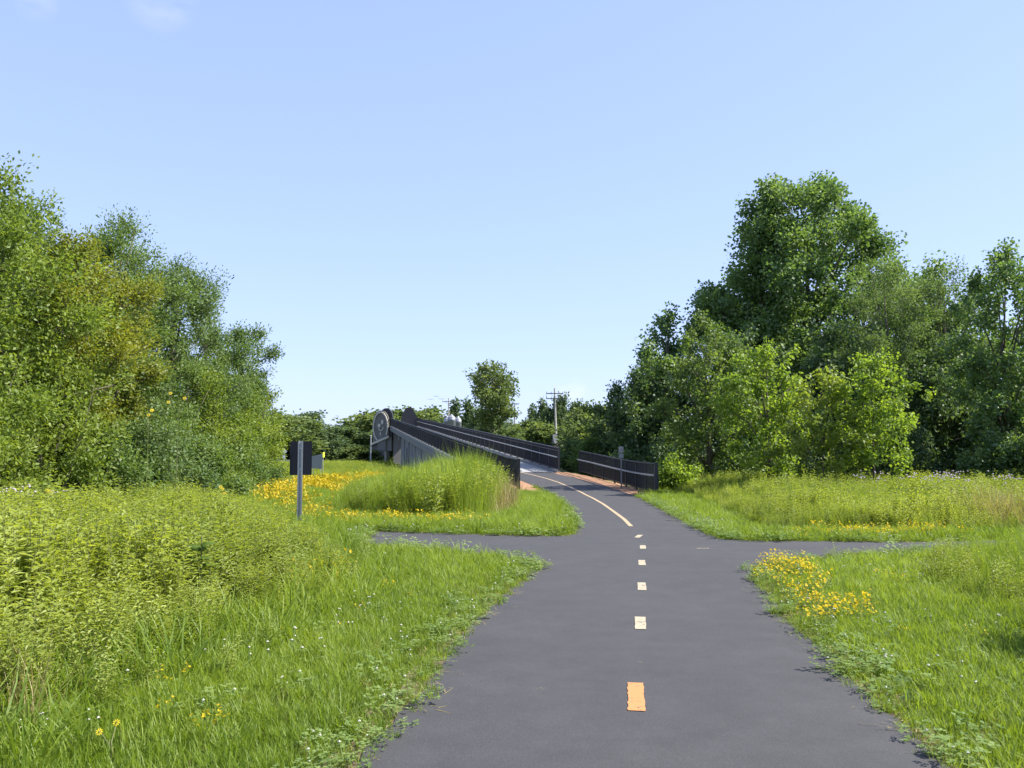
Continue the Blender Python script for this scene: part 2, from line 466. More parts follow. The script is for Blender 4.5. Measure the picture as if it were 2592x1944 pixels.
LINE = resample([(2.76, 20.75), (2.88, 23), (2.96, 26), (3.05, 30), (3.06, 34), (2.98, 38.5), (2.74, 42), (2.35, 45), (1.85, 47.3), (1.2, 49.5), (0.5, 51.6)], 60)
strip('centre_line', LINE, 0.10, 0.025, M['line_paint'], 'long solid cream yellow line curving up the trail centre')
for k, (y0, y1, x0, x1, mt) in enumerate(((5.95, 6.66, 0.815, 0.905, 'orange_paint'), (8.66, 9.30, 1.235, 1.32, 'cream_paint'), (11.1, 11.74, 1.605, 1.69, 'cream_paint'),
        (13.55, 14.18, 1.965, 2.05, 'cream_paint'), (15.85, 16.46, 2.315, 2.40, 'cream_paint'), (17.95, 18.55, 2.50, 2.66, 'cream_paint'))):
    c = np.stack([np.linspace(x0, x1, 5), np.linspace(y0, y1, 5)], 1)
    tag(strip('lane_dash', c, 0.118 if k == 0 else 0.112, 0.025, M[mt], '', rag=.007),
        ('worn orange paint dash nearest the camera on the trail', 'worn cream dash second up the trail, past the orange one', 'cream dash third up the trail, before the crossing path',
         'cream dash fourth up the trail, at the near side of the crossing', 'small cream dash in the middle of the crossing', 'smallest cream dash next to the end of the solid line')[k], group='painted dashes along the trail centre', kind='structure')
strip('paint_mark', [(3.28, 15.92), (3.5, 15.95)], 0.06, 0.025, M['cream_paint'], 'thin pale scuff of paint on the crossing')
def soil_edge(E_, sg):
    p = np.array([q_ for q_ in E_ if q_[1] < 35 and abs(q_[0]) < 12]); t = np.gradient(p, axis=0); t /= np.linalg.norm(t, axis=1)[:, None] + 1e-9
    P, F = [], []
    for a, d in zip(p, t):
        n = np.array([-d[1], d[0]]) * sg
        for o_ in (-.06, random.uniform(.08, .24)):
            c = a + n * o_; P.append((c[0], c[1], 0.010))
    for i in range(len(p) - 1):
        if np.hypot(*(p[i+1] - p[i])) < .8: F.append((2*i, 2*i+1, 2*i+3, 2*i+2))
    mb = MB(); mb.add(P, F)
    tag(mb.build('soil_edge', M['edge_soil']), 'bare brown soil along the %s asphalt edge' % ('left' if sg > 0 else 'right'), kind='structure')
soil_edge(left_edge, 1); soil_edge(right_edge, -1)
# gravel shoulders beside the ramp
def patch(name, poly, dz, mat, label):
    tr = tessellate_polygon([[Vector((p[0], p[1], 0)) for p in poly]])
    mb = MB(); mb.add([(p[0], p[1], dz + float(terrain(p[0], p[1])) + 0.015) for p in poly], tr)
    return tag(mb.build(name, mat), label, kind='structure')
def shoulder(name, inner, outer, n, label):
    a, c = resample(inner, n), resample(outer, n)
    P, F = [], []
    for p, q_ in zip(a, c):
        for f in (0, .33, .66, 1):
            x, y = p + (q_ - p) * f
            P.append((x + random.uniform(-.03, .03), y, float(zramp(y)) + 0.012 + random.uniform(0, 0.012) * (f > 0)))
    for i in range(n - 1):
        for k in range(3): F.append((i*4+k, i*4+k+1, i*4+k+5, i*4+k+4))
    mb = MB(); mb.add(P, F)
    return tag(mb.build(name, M['gravel']), label, kind='structure')
shoulder('gravel_shoulder', [(4.80, 36.0), (4.80, 38.5), (4.66, 40.5), (4.38, 43), (4.04, 45), (3.56, 47), (2.96, 49), (2.25, 51.2)],
         [(5.25, 35.6), (6.3, 38.2), (6.0, 40.5), (5.5, 43), (5.2, 45), (4.7, 47), (4.2, 49), (3.1, 51.8)], 40, 'orange crushed gravel strip between trail and right fence')
shoulder('gravel_shoulder', [(1.62, 36.4), (1.46, 38.5), (1.32, 40.5), (1.06, 43), (0.72, 45), (0.32, 47), (-0.26, 49), (-0.9, 50.6)],
         [(0.75, 36.6), (0.35, 38.5), (0.0, 40.5), (-0.5, 43), (-.8, 45), (-1.2, 47), (-1.6, 49), (-2.0, 50.9)], 40, 'orange gravel patch between left fence end and trail')
patch('dirt_patch', [(-2.6, 16.6), (-2.75, 17.6), (-2.85, 18.5), (-3.2, 18.7), (-3.8, 18.2), (-3.7, 17.4), (-3.3, 16.8)], 0.012, M['dirt'], 'bare brown dirt where the left branch of asphalt ends')

# far road behind the meadow
b = MB()
P = []
for x in np.arange(-120, 121, 4.0):
    for y in (141.5, 148.0): P.append((x, y, float(terrain(x, y)) + 0.12))
b.add(P, [(2*i, 2*i+2, 2*i+3, 2*i+1) for i in range(len(P)//2 - 1)])
tag(b.build('road', M['asphalt']), 'thin grey road crossing behind the meadow', kind='structure')

# ------------------------------------------------------------------ bridge
U = Vector((-0.18666, 0.98242, 0)); N = Vector((U.y, -U.x, 0))
O = Vector((0.47, 51.0, 0))
def bp(s, lat, dz=0.0):
    p = O + U * s + N * lat
    return Vector((p.x, p.y, float(zramp(p.y)) + dz))
S_END = 170.0
bridge = empty('footbridge', (0.47, 51, 0.5))
tag(bridge, 'long black railed footbridge ramp climbing to the left on grey concrete', 'bridge')
inv = Matrix.Translation(-bridge.location)
def part(mb, name, mat, parent=bridge, smooth=False):
    mb.v = [tuple(Vector(p) - bridge.location) for p in mb.v]
    return mb.build(name, mat, parent, smooth)
def ribbon_solid(mb, s0, s1, l0, l1, z0, z1, n):
    P, F = [], []
    for k in range(n + 1):
        s = s0 + (s1 - s0) * k / n
        for l, z in ((l0, z0), (l1, z0), (l1, z1), (l0, z1)): P.append(bp(s, l, z))
    for k in range(n):
        a = 4 * k
        for e in range(4):
            F.append((a + e, a + (e+1) % 4, a + 4 + (e+1) % 4, a + 4 + e))
    F.append((3, 2, 1, 0)); F.append(tuple(4*n + t for t in range(4)))
    mb.add(P, F)
mb = MB(); ribbon_solid(mb, 0, S_END, -2.05, 2.05, -0.55, 0.015, 60); part(mb, 'deck', M['pale_concrete'])
for sgn in (-1, 1):
    mb = MB()
    l0, l1 = (-2.36, -2.053) if sgn < 0 else (2.053, 2.36)
    ribbon_solid(mb, 0.0, S_END, l0, l1, -0.06, 0.14, 60)
    part(mb, 'kerb', M['kerb'])
    mb = MB(); ribbon_solid(mb, 0.0, S_END, (l0 + .05) if sgn < 0 else l0, l1 if sgn < 0 else (l1 - .05), -0.62, -0.063, 60)
    part(mb, 'edge_beam', M['concrete'])
# abutment walls and piers
def wall_solid(s0, s1, l0, l1, top_dz, n=12):
    P, F = [], []
    mb = MB()
    for k in range(n + 1):
        s = s0 + (s1 - s0) * k / n
        for l in (l0, l1):
            t = bp(s, l, top_dz)
            P.append(Vector((t.x, t.y, -0.6))); P.append(t)
    for k in range(n):
        a = 4 * k
        F += [(a, a+1, a+5, a+4), (a+2, a+6, a+7, a+3), (a+1, a+3, a+7, a+5)]
    F += [(0, 2, 3, 1), (4*n, 4*n+1, 4*n+3, 4*n+2)]
    mb.add(P, F)
    return mb
part(wall_solid(8, 54.5, -2.0, 2.0, -0.56, 20), 'abutment_wall', M['concrete'])
part(wall_solid(55.6, 76, -1.95, 1.95, -0.56, 8), 'abutment_wall', M['concrete'])
mb = MB(); mb.box(bp(76.5, 0, -0.95), (4.6, 1.6, 0.7), math.atan2(N.y, N.x)); part(mb, 'pier_cap', M['concrete'])
for s in (100.5, 135.0, 165.0):
    mb = MB()
    t = bp(s, 0, -0.57)
    mb.box((t.x, t.y, t.z / 2 - 0.3), (3.4, 1.1, t.z + 0.6), math.atan2(N.y, N.x)); part(mb, 'pier', M['concrete'])
for s in (10, 18, 26, 34, 42, 50, 60, 68):
    mb = MB(); c = bp(s, -2.02, 0); h = c.z - 0.64
    mb.box((c.x, c.y, h / 2 - 0.3), (0.07, 0.28, h + 0.5), math.atan2(N.y, N.x)); part(mb, 'pilaster', M['concrete'])
# railings
def make_rail(lat, s0, s1):
    mb = MB()
    n = int((s1 - s0) / 2.44)
    ss = [s0 + (s1 - s0) * k / n for k in range(n + 1)]
    for a, c in zip(ss[:-1], ss[1:]):
        mb.bar(bp(a, lat, 1.44), bp(c, lat, 1.44), 0.075, 0.06)
        mb.bar(bp(a, lat, 0.21), bp(c, lat, 0.21), 0.05, 0.06)
        mb.bar(bp(a, lat, 1.28), bp(c, lat, 1.28), 0.05, 0.04)
    rail = part(mb, 'railing', M['black_metal'])
    pm = MB(); pm.box((0, 0, 0.64), (0.075, 0.075, 1.30)); pm.box((0, 0, 0.0), (0.16, 0.16, 0.03))
    post = pm.mesh('post', M['black_metal'])
    ang = math.atan2(N.y, N.x)
    for s in ss:
        o = link('post', post, rail)
        o.location = bp(s, lat, 0.156) - bridge.location
        o.rotation_euler = (0, 0, ang)
    hb = MB()
    il = lat - 0.11 * (1 if lat > 0 else -1)
    for a, c in zip(ss[:-1], ss[1:]):
        hb.bar(bp(a, il, 0.92), bp(c, il, 0.92), 0.055, 0.055)
    part(hb, 'handrail', M['grey_steel'], rail)
    pk = MB()
    k = s0 + 0.06
    while k < s1:
        pk.bar(bp(k, lat, 0.19), bp(k, lat, 1.43), 0.026, 0.026)
        k += 0.095
    o = part(pk, 'pickets', M['black_metal'], rail); o['kind'] = 'stuff'
    return rail
make_rail(-2.2, 0.15, S_END)
make_rail(2.2, -0.35, S_END)
# crest pylon with the round medallion, left side
PY = bp(101.0, -3.6, 0)
pz = PY.z
nrm = Vector((-0.30, -0.95, 0)).normalized()        # the face looks back towards the trail
ex = Vector((-nrm.y, nrm.x, 0)) ; ey = Vector((0, 0, 1))
rz = math.atan2(ex.y, ex.x)
mb = MB(); mb.box((PY.x + ex.x * 0.35, PY.y + ex.y * 0.35, pz / 2 - 0.95), (1.45, 1.6, pz - 0.9), rz); part(mb, 'pylon', M['concrete'])
mb = MB(); mb.prism([(-1.55, -2.5), (1.9, -2.5), (1.9, -0.15), (-1.55, -1.1)], (PY.x - nrm.x * 1.2, PY.y - nrm.y * 1.2, pz - 1.6), ex, ey, 1.6); part(mb, 'pylon_cap', M['concrete'])
fo = PY + nrm * 0.55
mb = MB(); mb.prism([(-1.6, -1.12), (1.62, 0.18), (1.62, 0.52), (-1.6, -0.74)], (fo.x, fo.y, pz - 2.1), ex, ey, 0.45); part(mb, 'ledge', M['tan_ring'])
def arch(hw, z0, h, n=18, z1=None):
    pts = [(-hw, z0 if z1 is None else z1), (hw, z0)]
    for k in range(n + 1):
        a = PI * k / n
        pts.append((hw * math.cos(a), h - hw * 1.35 + hw * 1.35 * math.sin(a)))
    return pts
po = Vector((PY.x, PY.y, pz - 2.2)) + nrm * 0.1
med = MB(); med.prism(arch(1.45, 0.0, 4.9, 22, -0.9), po, ex, ey, 0.35); panel = part(med, 'medallion', M['bronze_disc'])
back = MB(); q0 = po + ex * 0.75 - nrm * 0.5 ; back.prism(arch(1.2, 0.0, 5.3, 22), q0, ex, ey, 0.45); part(back, 'arch_panel', M['black_metal'])
ring = MB()
rp, F = [], []
ro = po + nrm * 0.02
K = 48
for k in range(K):
    a = 2 * PI * k / K
    for (rx, rzz, dd) in ((1.40, 2.55, 0.36), (1.40, 2.55, 0.52), (1.22, 2.32, 0.52), (1.22, 2.32, 0.36)):
        rp.append(ro + ex * (rx * math.cos(a)) + ey * (2.15 + rzz * math.sin(a)) + nrm * dd)
for k in range(K):
    for e in range(4):
        F.append((k*4+e, k*4+(e+1) % 4, ((k+1) % K)*4+(e+1) % 4, ((k+1) % K)*4+e))
ring.add(rp, F); part(ring, 'ring', M['tan_ring'], panel)
em = MB()
eo = po + nrm * 0.36
def emb_disc(cx, cz, rx, rzz):
    em.prism([(cx + rx * math.cos(2*PI*k/14), cz + rzz * math.sin(2*PI*k/14)) for k in range(14)], eo, ex, ey, 0.14)
emb_disc(-0.25, 2.35, 0.26, 0.34); emb_disc(0.32, 2.95, 0.20, 0.40); emb_disc(0.02, 0.75, 0.13, 0.55)
for k in range(9):
    a = PI * (1.0 + k / 8)
    em.prism([(0.08 + r_ * math.cos(t_), 1.95 + 1.1 * r_ * math.sin(t_)) for r_, t_ in ((0.34, a), (0.46, a), (0.46, a + 0.36), (0.34, a + 0.36))], eo, ex, ey, 0.14)
part(em, 'emblem', M['tan_ring'], panel)
# dark arched panel on the right railing
RP = bp(99.0, 2.2, 0)
tr = MB(); tr.prism([(-1.6, 0.1), (1.55, 0.1), (1.45, 1.5), (0.62, 3.1), (0.3, 3.38), (-0.42, 3.30), (-0.75, 3.0), (-1.35, 1.5)], (RP.x - 1.4, RP.y, RP.z - 0.1), Vector((1, 0.1, 0)).normalized(), ey, 0.12)
part(tr, 'arch_panel', M['black_metal'])

# fences beside the ramp ------------------------------------------------
def make_fence(label, pts, h, hand_side, end_post=True):
    root = empty('fence', (pts[0][0], pts[0][1], float(zramp(pts[0][1]))))
    tag(root, label, 'fence', 'black picket fences at the foot of the ramp')
    o0 = root.location.copy()
    P3 = [Vector((x, y, float(zramp(y)))) - o0 for x, y in pts]
    tr_, hr, pk = MB(), MB(), MB()
    for a, c in zip(P3[:-1], P3[1:]):
        up = Vector((0, 0, 1))
        tr_.bar(a + up * h, c + up * h, 0.06, 0.055)
        tr_.bar(a + up * 0.14, c + up * 0.14, 0.045, 0.045)
        t = (c - a).normalized(); nn = Vector((t.y, -t.x, 0)) * hand_side
        hr.bar(a + up * (h * 0.62) + nn * 0.12, c + up * (h * 0.62) + nn * 0.12, 0.06, 0.06)
        L_ = (c - a).length; k = 0.05
        while k < L_:
            p = a + (c - a) * (k / L_)
            pk.bar(p + up * 0.12, p + up * (h - 0.01), 0.02, 0.02)
            k += 0.092
    tr_.build('rail', M['black_metal'], root)
    hr.build('handrail', M['grey_steel'], root)
    pk.build('picket', M['black_metal'], root)['kind'] = 'stuff'
    pm = MB(); pm.box((0, 0, h / 2), (0.08, 0.08, h + 0.04)); pme = pm.mesh('post', M['black_metal'])
    for k, p in enumerate(P3):
        o = link('post', pme, root); o.location = p
        if k == 0 and end_post: o.scale = (1.8, 1.8, 1.02)
    return root
make_fence('black picket fence curving along the orange gravel strip', [(6.02, 37.2), (5.82, 38.7), (5.64, 40.4), (5.42, 42.3), (5.12, 44.4), (4.78, 46.5), (4.38, 48.7), (3.86, 51.0)], 1.27, -1)
make_fence('black picket fence behind the tall grass island, left of the ramp', [(0.30, 40.5), (-0.10, 42.6), (-0.48, 44.8), (-0.88, 47.0), (-1.30, 49.2), (-1.68, 51.2)], 1.36, 1)

# ------------------------------------------------------------------ signs
def u_post(mb, h, w=0.085, d=0.04, lean=0.0):
    """open U-channel: web plus two flanges, seen from the back"""
    mb.box((0, 0.012, h / 2), (w * 0.5, 0.006, h))
    for s in (-1, 1):
        mb.box((s * w * 0.27, -0.008, h / 2), (0.006, d, h))
        mb.box((s * w * 0.42, -0.029, h / 2), (w * 0.26, 0.006, h))
t = empty('trail_sign', (-4.68, 19.7, -0.02), math.radians(2))
tag(t, 'back of a black rectangular sign on a grey channel post in the meadow', 'sign')
b = MB(); b.box((0, 0.035, 1.62), (0.485, 0.006, 0.745)); b.build('panel', M['sign_back'], t)
b = MB(); u_post(b, 2.0, 0.10, 0.05); b.build('post', M['grey_steel'], t)
for z in (1.37, 1.84):
    b = MB(); b.tube([(0, -0.012, z), (0, 0.012, z)], 0.014, 8); b.build('bolt', M['sign_white'], t)

t = empty('marker_sign', (5.02, 41.0, 0.07), math.radians(4))
tag(t, 'small post with two pale little plates in front of the right fence', 'sign')
b = MB(); u_post(b, 1.98, 0.06, 0.04); b.build('post', M['sign_grey'], t)
b = MB(); b.box((0, -0.05, 1.82), (0.23, 0.006, 0.27)); b.build('plate', M['sign_grey'], t)
b = MB(); b.box((0, -0.05, 1.53), (0.22, 0.006, 0.20)); b.build('plate', M['sign_grey'], t)

t = empty('diamond_sign', (-31.8, 124, 0), 0)
tag(t, 'white diamond sign with a small plate under it, far left by the road', 'sign')
b = MB(); b.tube([(0, 0.03, 0), (0, 0.03, 2.1)], 0.03, 6); b.build('post', M['grey_steel'], t)
b = MB(); b.prism([(0, -0.46), (0.46, 0), (0, 0.46), (-0.46, 0)], (0, 0, 2.0), (1, 0, 0), (0, 0, 1), 0.012); b.build('panel', M['sign_white'], t)
b = MB(); b.box((0, 0, 1.28), (0.36, 0.012, 0.38)); b.build('plate', M['sign_white'], t)

t = empty('grey_sign', (-13.25, 60.5, 0), math.radians(-6))
tag(t, 'blank grey back of a large rectangular sign behind the black one', 'sign')
b = MB(); b.prism([(-0.40, 0.72), (0.36, 0.66), (0.38, 1.70), (-0.40, 1.52)], (0, 0, 0), (1, 0, 0), (0, 0, 1), 0.012); b.build('panel', M['sign_grey'], t)
for s in (-0.25, 0.25):
    b = MB(); b.tube([(s, 0.03, 0), (s, 0.03, 1.4)], 0.025, 6); b.build('post', M['grey_steel'], t)
t = empty('lime_sign', (-12.95, 61.2, 0), math.radians(80))
tag(t, 'narrow lime yellow sign seen edge on beside the grey sign back', 'sign')
b = MB(); b.tube([(0, 0.03, 0), (0, 0.03, 1.7)], 0.025, 6); b.build('post', M['grey_steel'], t)
b = MB(); b.box((0, 0, 1.62), (0.32, 0.01, 0.34)); b.build('panel', M['sign_lime'], t)

def light_pole(x, y, h, label):
    t = empty('thin_pole', (x, y, 0)); tag(t, label, 'pole')
    b = MB(); b.tube([(0, 0, 0), (0, 0, h * 0.5), (0, 0, h)], [0.13, 0.11, 0.09], 8); b.build('shaft', M['grey_steel'], t)
    b = MB(); b.tube([(0, 0, h), (0, 0, h + 0.12)], [0.13, 0.05], 8); b.build('cap', M['grey_steel'], t)
light_pole(-21.6, 136, 4.4, 'thin grey pole standing left of the round medallion')
def bollard(x, y, h, label):
    t = empty('bollard', (x, y, 0)); tag(t, label, 'bollard', 'pale bollards under the bridge')
    b = MB(); b.tube([(0, 0, 0), (0, 0, h)], 0.11, 8); b.build('shaft', M['pale_concrete'], t)
    b = MB(); b.tube([(0, 0, h), (0, 0, h + .06)], [0.115, 0.06], 8); b.build('cap', M['pale_concrete'], t)
bollard(-18.5, 130, 2.0, 'pale short post in front of the bridge pylon')
bollard(-13.3, 112, 2.4, 'pale short post against the concrete abutment wall')
# guard rail by the road, left
t = empty('guard_rail', (-40, 138, 0)); tag(t, 'low pale guard rail along the far road at left', 'guard rail')
b = MB(); b.box((0, 0, 0.62), (16, 0.06, 0.28)); b.build('beam', M['grey_steel'], t)
for k in range(7):
    b = MB(); b.box((-7.8 + k * 2.6, 0.08, 0.35), (0.12, 0.12, 0.75)); b.build('post', M['wood_pole'], t)

# ------------------------------------------------------------------ utility poles
def utility_pole(x, y, h, arms, label, lean=0.0, braces=True, drops=False):
    t = empty('utility_pole', (x, y, 0)); tag(t, label, 'utility pole', 'utility poles beyond the bridge')
    b = MB(); b.tube([(0, 0, 0), (-lean * .5, 0, h * .5), (-lean, 0, h)], [0.17, 0.15, 0.11], 8); b.build('shaft', M['wood_pole'], t)
    for (z, w) in arms:
        xc = -lean * z / h
        b = MB(); b.box((xc, -0.18, z), (w, 0.10, 0.13))
        arm = b.build('crossarm', M['dark_wood'], t)
        if braces:
            b = MB()
            for s in (-1, 1): b.bar((xc + s * w * .26, -0.2, z - 0.06), (xc, -0.16, z - 0.6), 0.04, 0.03)
            b.build('brace', M['dark_wood'], arm)
        for f in (-0.48, -0.2, 0.25, 0.48):
            b = MB(); b.tube([(xc + f * w, -0.18, z + 0.06), (xc + f * w, -0.18, z + 0.16), (xc + f * w, -0.18, z + 0.30)], [0.03, 0.07, 0.05], 6); b.build('insulator', M['grey_steel'], arm)
    if drops:
        (za, wa), (zb, wb) = arms
        b = MB()
        for s in (-1, 1):
            b.tube([(-lean + s * wa * .49, -0.2, za), (-lean + s * wb * .49, -0.2, zb)], 0.025, 5)
        b.build('jumper_wire', M['dark_wood'], t)
    return t
utility_pole(6.6, 130, 11.3, [(10.5, 2.5), (9.75, 2.5)], 'tallest pole with two stacked crossarms over the right railing', 0.35, True, True)
utility_pole(0.5, 172, 11.5, [(11.3, 1.7), (9.4, 2.3)], 'pole with two crossarms beside the tall lone tree')
utility_pole(-13.6, 190, 13.6, [(12.8, 2.6)], 'pole with one crossarm above the steel storage tanks')
utility_pole(-11.6, 240, 11.2, [(10.9, 2.6)], 'small far pole with one crossarm, just right of the storage tanks', 0, False)

# storage tanks
for k, (x, y, h, r) in enumerate(((-13.35, 183, 8.75, .72), (-12.35, 181, 9.05, .80), (-11.2, 184, 8.75, .70))):
    t = empty('storage_tank', (x, y, 0))
    tag(t, ('pale steel storage tank, first of three from the medallion', 'pale steel storage tank in the middle of the three, tallest', 'pale steel storage tank, last of three next to the small pole')[k], 'storage tank', 'steel storage tanks behind the bridge')
    b = MB()
    zz, rr = [], []
    for q_ in range(13):
        z = h * q_ / 12; zz += [z, z + .02]; rr += [r, r * 1.03]
    b.tube([(0, 0, z) for z in zz[:-1]], rr[:-1], 20); b.build('body', M['bin_steel'], t, True)
    b = MB(); b.tube([(0, 0, h), (0, 0, h + .5), (0, 0, h + .7)], [r * 1.05, r * .35, r * .12], 20); b.build('roof', M['bin_steel'], t)

# small house
t = empty('house', (8.6, 108, 0.6)); tag(t, 'low brown house with pale gable trim behind the ramp fence', 'house')
b = MB()
b.add([(-3.2, 0, 0), (1.3, 0, 0), (1.3, 7, 0), (-3.2, 7, 0), (-3.2, 0, 2.2), (1.3, 0, 2.2), (1.3, 7, 2.2), (-3.2, 7, 2.2)], ((0,1,5,4),(1,2,6,5),(2,3,7,6),(3,0,4,7)))
b.build('wall', M['brick'], t)
b = MB(); b.add([(-3.5, -0.4, 2.3), (1.7, -0.4, 2.3), (1.7, 7.4, 2.3), (-3.5, 7.4, 2.3), (-3.5, 3.5, 3.5), (1.7, 3.5, 3.5)], ((0,1,5,4), (2,3,4,5), (1,2,5), (3,0,4), (3,2,1,0)))
b.build('roof', M['roof'], t)
b = MB(); b.box((0.75, -0.5, 2.22), (1.7, 0.08, 0.18)); b.build('fascia', M['fascia'], t)
b = MB(); b.box((-1.4, -0.03, 1.3), (0.9, 0.06, 1.0)); b.build('window', M['sign_back'], t)

# birds
def bird(x, y, z, label):
    t = empty('bird', (x, y, z)); tag(t, label, 'bird', 'birds flying over the bridge')
    b = MB(); b.tube([(0, -.22, 0), (0, -.08, .01), (0, .1, .01), (0, .26, 0)], [.02, .06, .06, .02], 6); b.build('body', M['bird'], t, True)
    for s in (-1, 1):
        b = MB(); b.add([(s*.03, -.09, .02), (s*.35, -.06, .10), (s*.62, .06, .05), (s*.33, .10, .09), (s*.03, .10, .02),
                         (s*.03, -.09, 0), (s*.35, -.06, .08), (s*.62, .06, .04), (s*.33, .10, .07), (s*.03, .10, 0)],
                        ((0,1,2,3,4), (9,8,7,6,5), (0,5,6,1), (1,6,7,2), (2,7,8,3), (3,8,9,4)))
        b.build('wing', M['bird'], t)
bird(-13.75, 150, 10.85, 'dark bird lowest and farthest from the pole')
bird(-12.85, 150, 11.35, 'dark bird flying highest of the three')
bird(-11.95, 150, 10.9, 'dark bird closest to the crossarm pole')

# ------------------------------------------------------------------ trees
def leaf_quads(C, D, size, wid, rng, up=0.35, NB=None):
    """one folded-free diamond leaf per centre C, long axis near D"""
    n = len(C)
    ax = D + rng.normal(0, 0.55, (n, 3)); ax /= np.linalg.norm(ax, axis=1)[:, None]
    nr = rng.normal(0, 1, (n, 3)); nr[:, 2] = np.abs(nr[:, 2]) + up
    if NB is not None: nr = NB * 1.25 + nr * 0.62
    sd = np.cross(ax, nr); sd /= (np.linalg.norm(sd, axis=1)[:, None] + 1e-9)
    s = size * rng.uniform(0.65, 1.25, n)[:, None]; w = wid * rng.uniform(0.7, 1.2, n)[:, None]
    droop = np.zeros((n, 3)); droop[:, 2] = -0.15
    V = np.empty((n, 4, 3))
    V[:, 0] = C
    V[:, 1] = C + ax * s * 0.45 + sd * w * 0.5
    V[:, 2] = C + ax * s + droop * s
    V[:, 3] = C + ax * s * 0.45 - sd * w * 0.5
    Q = np.arange(n * 4).reshape(n, 4)
    return V.reshape(-1, 3), Q

PROFILE = {
    'oval':   lambda t: np.sqrt(np.clip(1 - (2 * t - 1) ** 2, 0, 1)) ** 0.9,
    'broad':  lambda t: np.clip(np.sqrt(np.clip(1 - (1.35 * t - 0.35) ** 2, 0, 1)), 0, 1) * np.clip(t * 5 + .55, 0, 1),
    'cone':   lambda t: np.clip(1.02 - t, 0, 1) ** 0.72 * np.clip(t * 6 + .5, 0, 1),
    'fan':    lambda t: (0.35 + 0.75 * t) * np.sqrt(np.clip(1 - np.clip((t - 0.6) / 0.4, 0, 1) ** 2, 0, 1)),
    'bush':   lambda t: np.sqrt(np.clip(1 - t ** 2, 0, 1)),
}
def crown_arrays(h, r, z0, profile, sprays, leaves, leaf, spray_r, rng, lob=0.28, shell=0.45, asp=0.75, gaps=0.0, dens=1.5, bough=6.0, loose=.42):
    """returns spray centres and leaf mesh arrays for a crown between z0 and h with radius r"""
    pf = PROFILE[profile]; leaves = int(leaves * dens)
    ph = rng.uniform(0, 6.28, 6)
    S, D, BT = [], [], []
    nb = max(10, int(sprays / bough)); nu = int(sprays * loose)      # nb boughs, nu loose sprays between them
    br = np.array([.30 * r, .30 * r, .22 * r]) * (20 / max(nb, 20)) ** .25
    while len(S) < 3 * nb + nu:
        t = rng.uniform(0, 1)
        rr = float(pf(np.array(t)))
        if rng.uniform() > rr * 0.85 + 0.15: continue
        a = rng.uniform(0, 2 * PI)
        lobes = 1 + lob * (math.sin(2 * a + ph[0] + 4 * t) * .6 + math.sin(3 * a + ph[1] - 7 * t) * .6 + math.sin(5 * a + 9 * t + ph[2]) * .4)
        if gaps and math.sin(4 * a + 11 * t + ph[3]) + math.sin(13 * t + ph[4]) > 1.6 - gaps * 2: continue
        rad = rr * r * lobes * rng.uniform(0, 1) ** shell
        x, y = rad * math.cos(a), rad * math.sin(a)
        z = z0 + (h - z0 - spray_r * .3) * t
        S.append((x, y, z)); d = np.array([x / r, y / r, 0.55 + 0.6 * t + 0.0]); d /= np.linalg.norm(d); D.append(d)
    S0, D0 = np.array(S), np.array(D)
    cand = np.arange(3 * nb); order = [int(np.argmax(S0[:3 * nb, 2]))]      # boughs spread evenly over the crown, one at the very top
    dmin = np.linalg.norm((S0[cand] - S0[order[0]]), axis=1)
    while len(order) < nb:
        k = int(np.argmax(dmin * rng.uniform(.7, 1, len(cand)))); order.append(k)
        dmin = np.minimum(dmin, np.linalg.norm(S0[cand] - S0[k], axis=1))
    order = np.array(order); bt = rng.uniform(0, 1, nb)
    m_ = sprays - nu
    pk = np.concatenate([np.arange(nb), rng.integers(0, nb, m_ - nb)])[:m_]
    g_ = rng.normal(0, 1, (m_, 3)); g_ *= (rng.uniform(.2, 1, m_) ** .5 / (np.linalg.norm(g_, axis=1) + 1e-9))[:, None]
    g_[:, 2] = np.abs(g_[:, 2]) * .8 - .2                      # boughs are flat below, domed above
    S = np.concatenate([S0[order][pk] + g_ * br, S0[3 * nb:]])
    D = np.concatenate([D0[order][pk] * .6 + g_ * .6, D0[3 * nb:]]); D /= (np.linalg.norm(D, axis=1)[:, None] + 1e-9)
    BT = np.concatenate([bt[pk], rng.uniform(.1, .7, nu)])
    n = sprays * leaves
    idx = np.repeat(np.arange(sprays), leaves)
    off = rng.normal(0, 1, (n, 3)); off *= (rng.uniform(0, 1, n) ** 0.62 / (np.linalg.norm(off, axis=1) + 1e-9))[:, None]
    sr = spray_r * rng.uniform(0.65, 1.3, sprays)[idx][:, None]
    off = off * sr
    along = (off * D[idx]).sum(1)[:, None]
    off = off * 0.85 + D[idx] * along * 0.45            # stretch along the spray
    C = S[idx] + off
    C[:, 2] = np.maximum(C[:, 2], 0.08)
    V, Q = leaf_quads(C, D[idx] * 0.6 + off / (sr + 1e-6) * 0.5, leaf, leaf * asp, rng, .35, off / (sr + 1e-6))
    tint = np.clip(BT[idx] * .5 + rng.uniform(0.0, 1, sprays)[idx] * 0.28 + rng.uniform(0, 1, n) * 0.22, 0, 1)
    return S, D, V, Q, tint

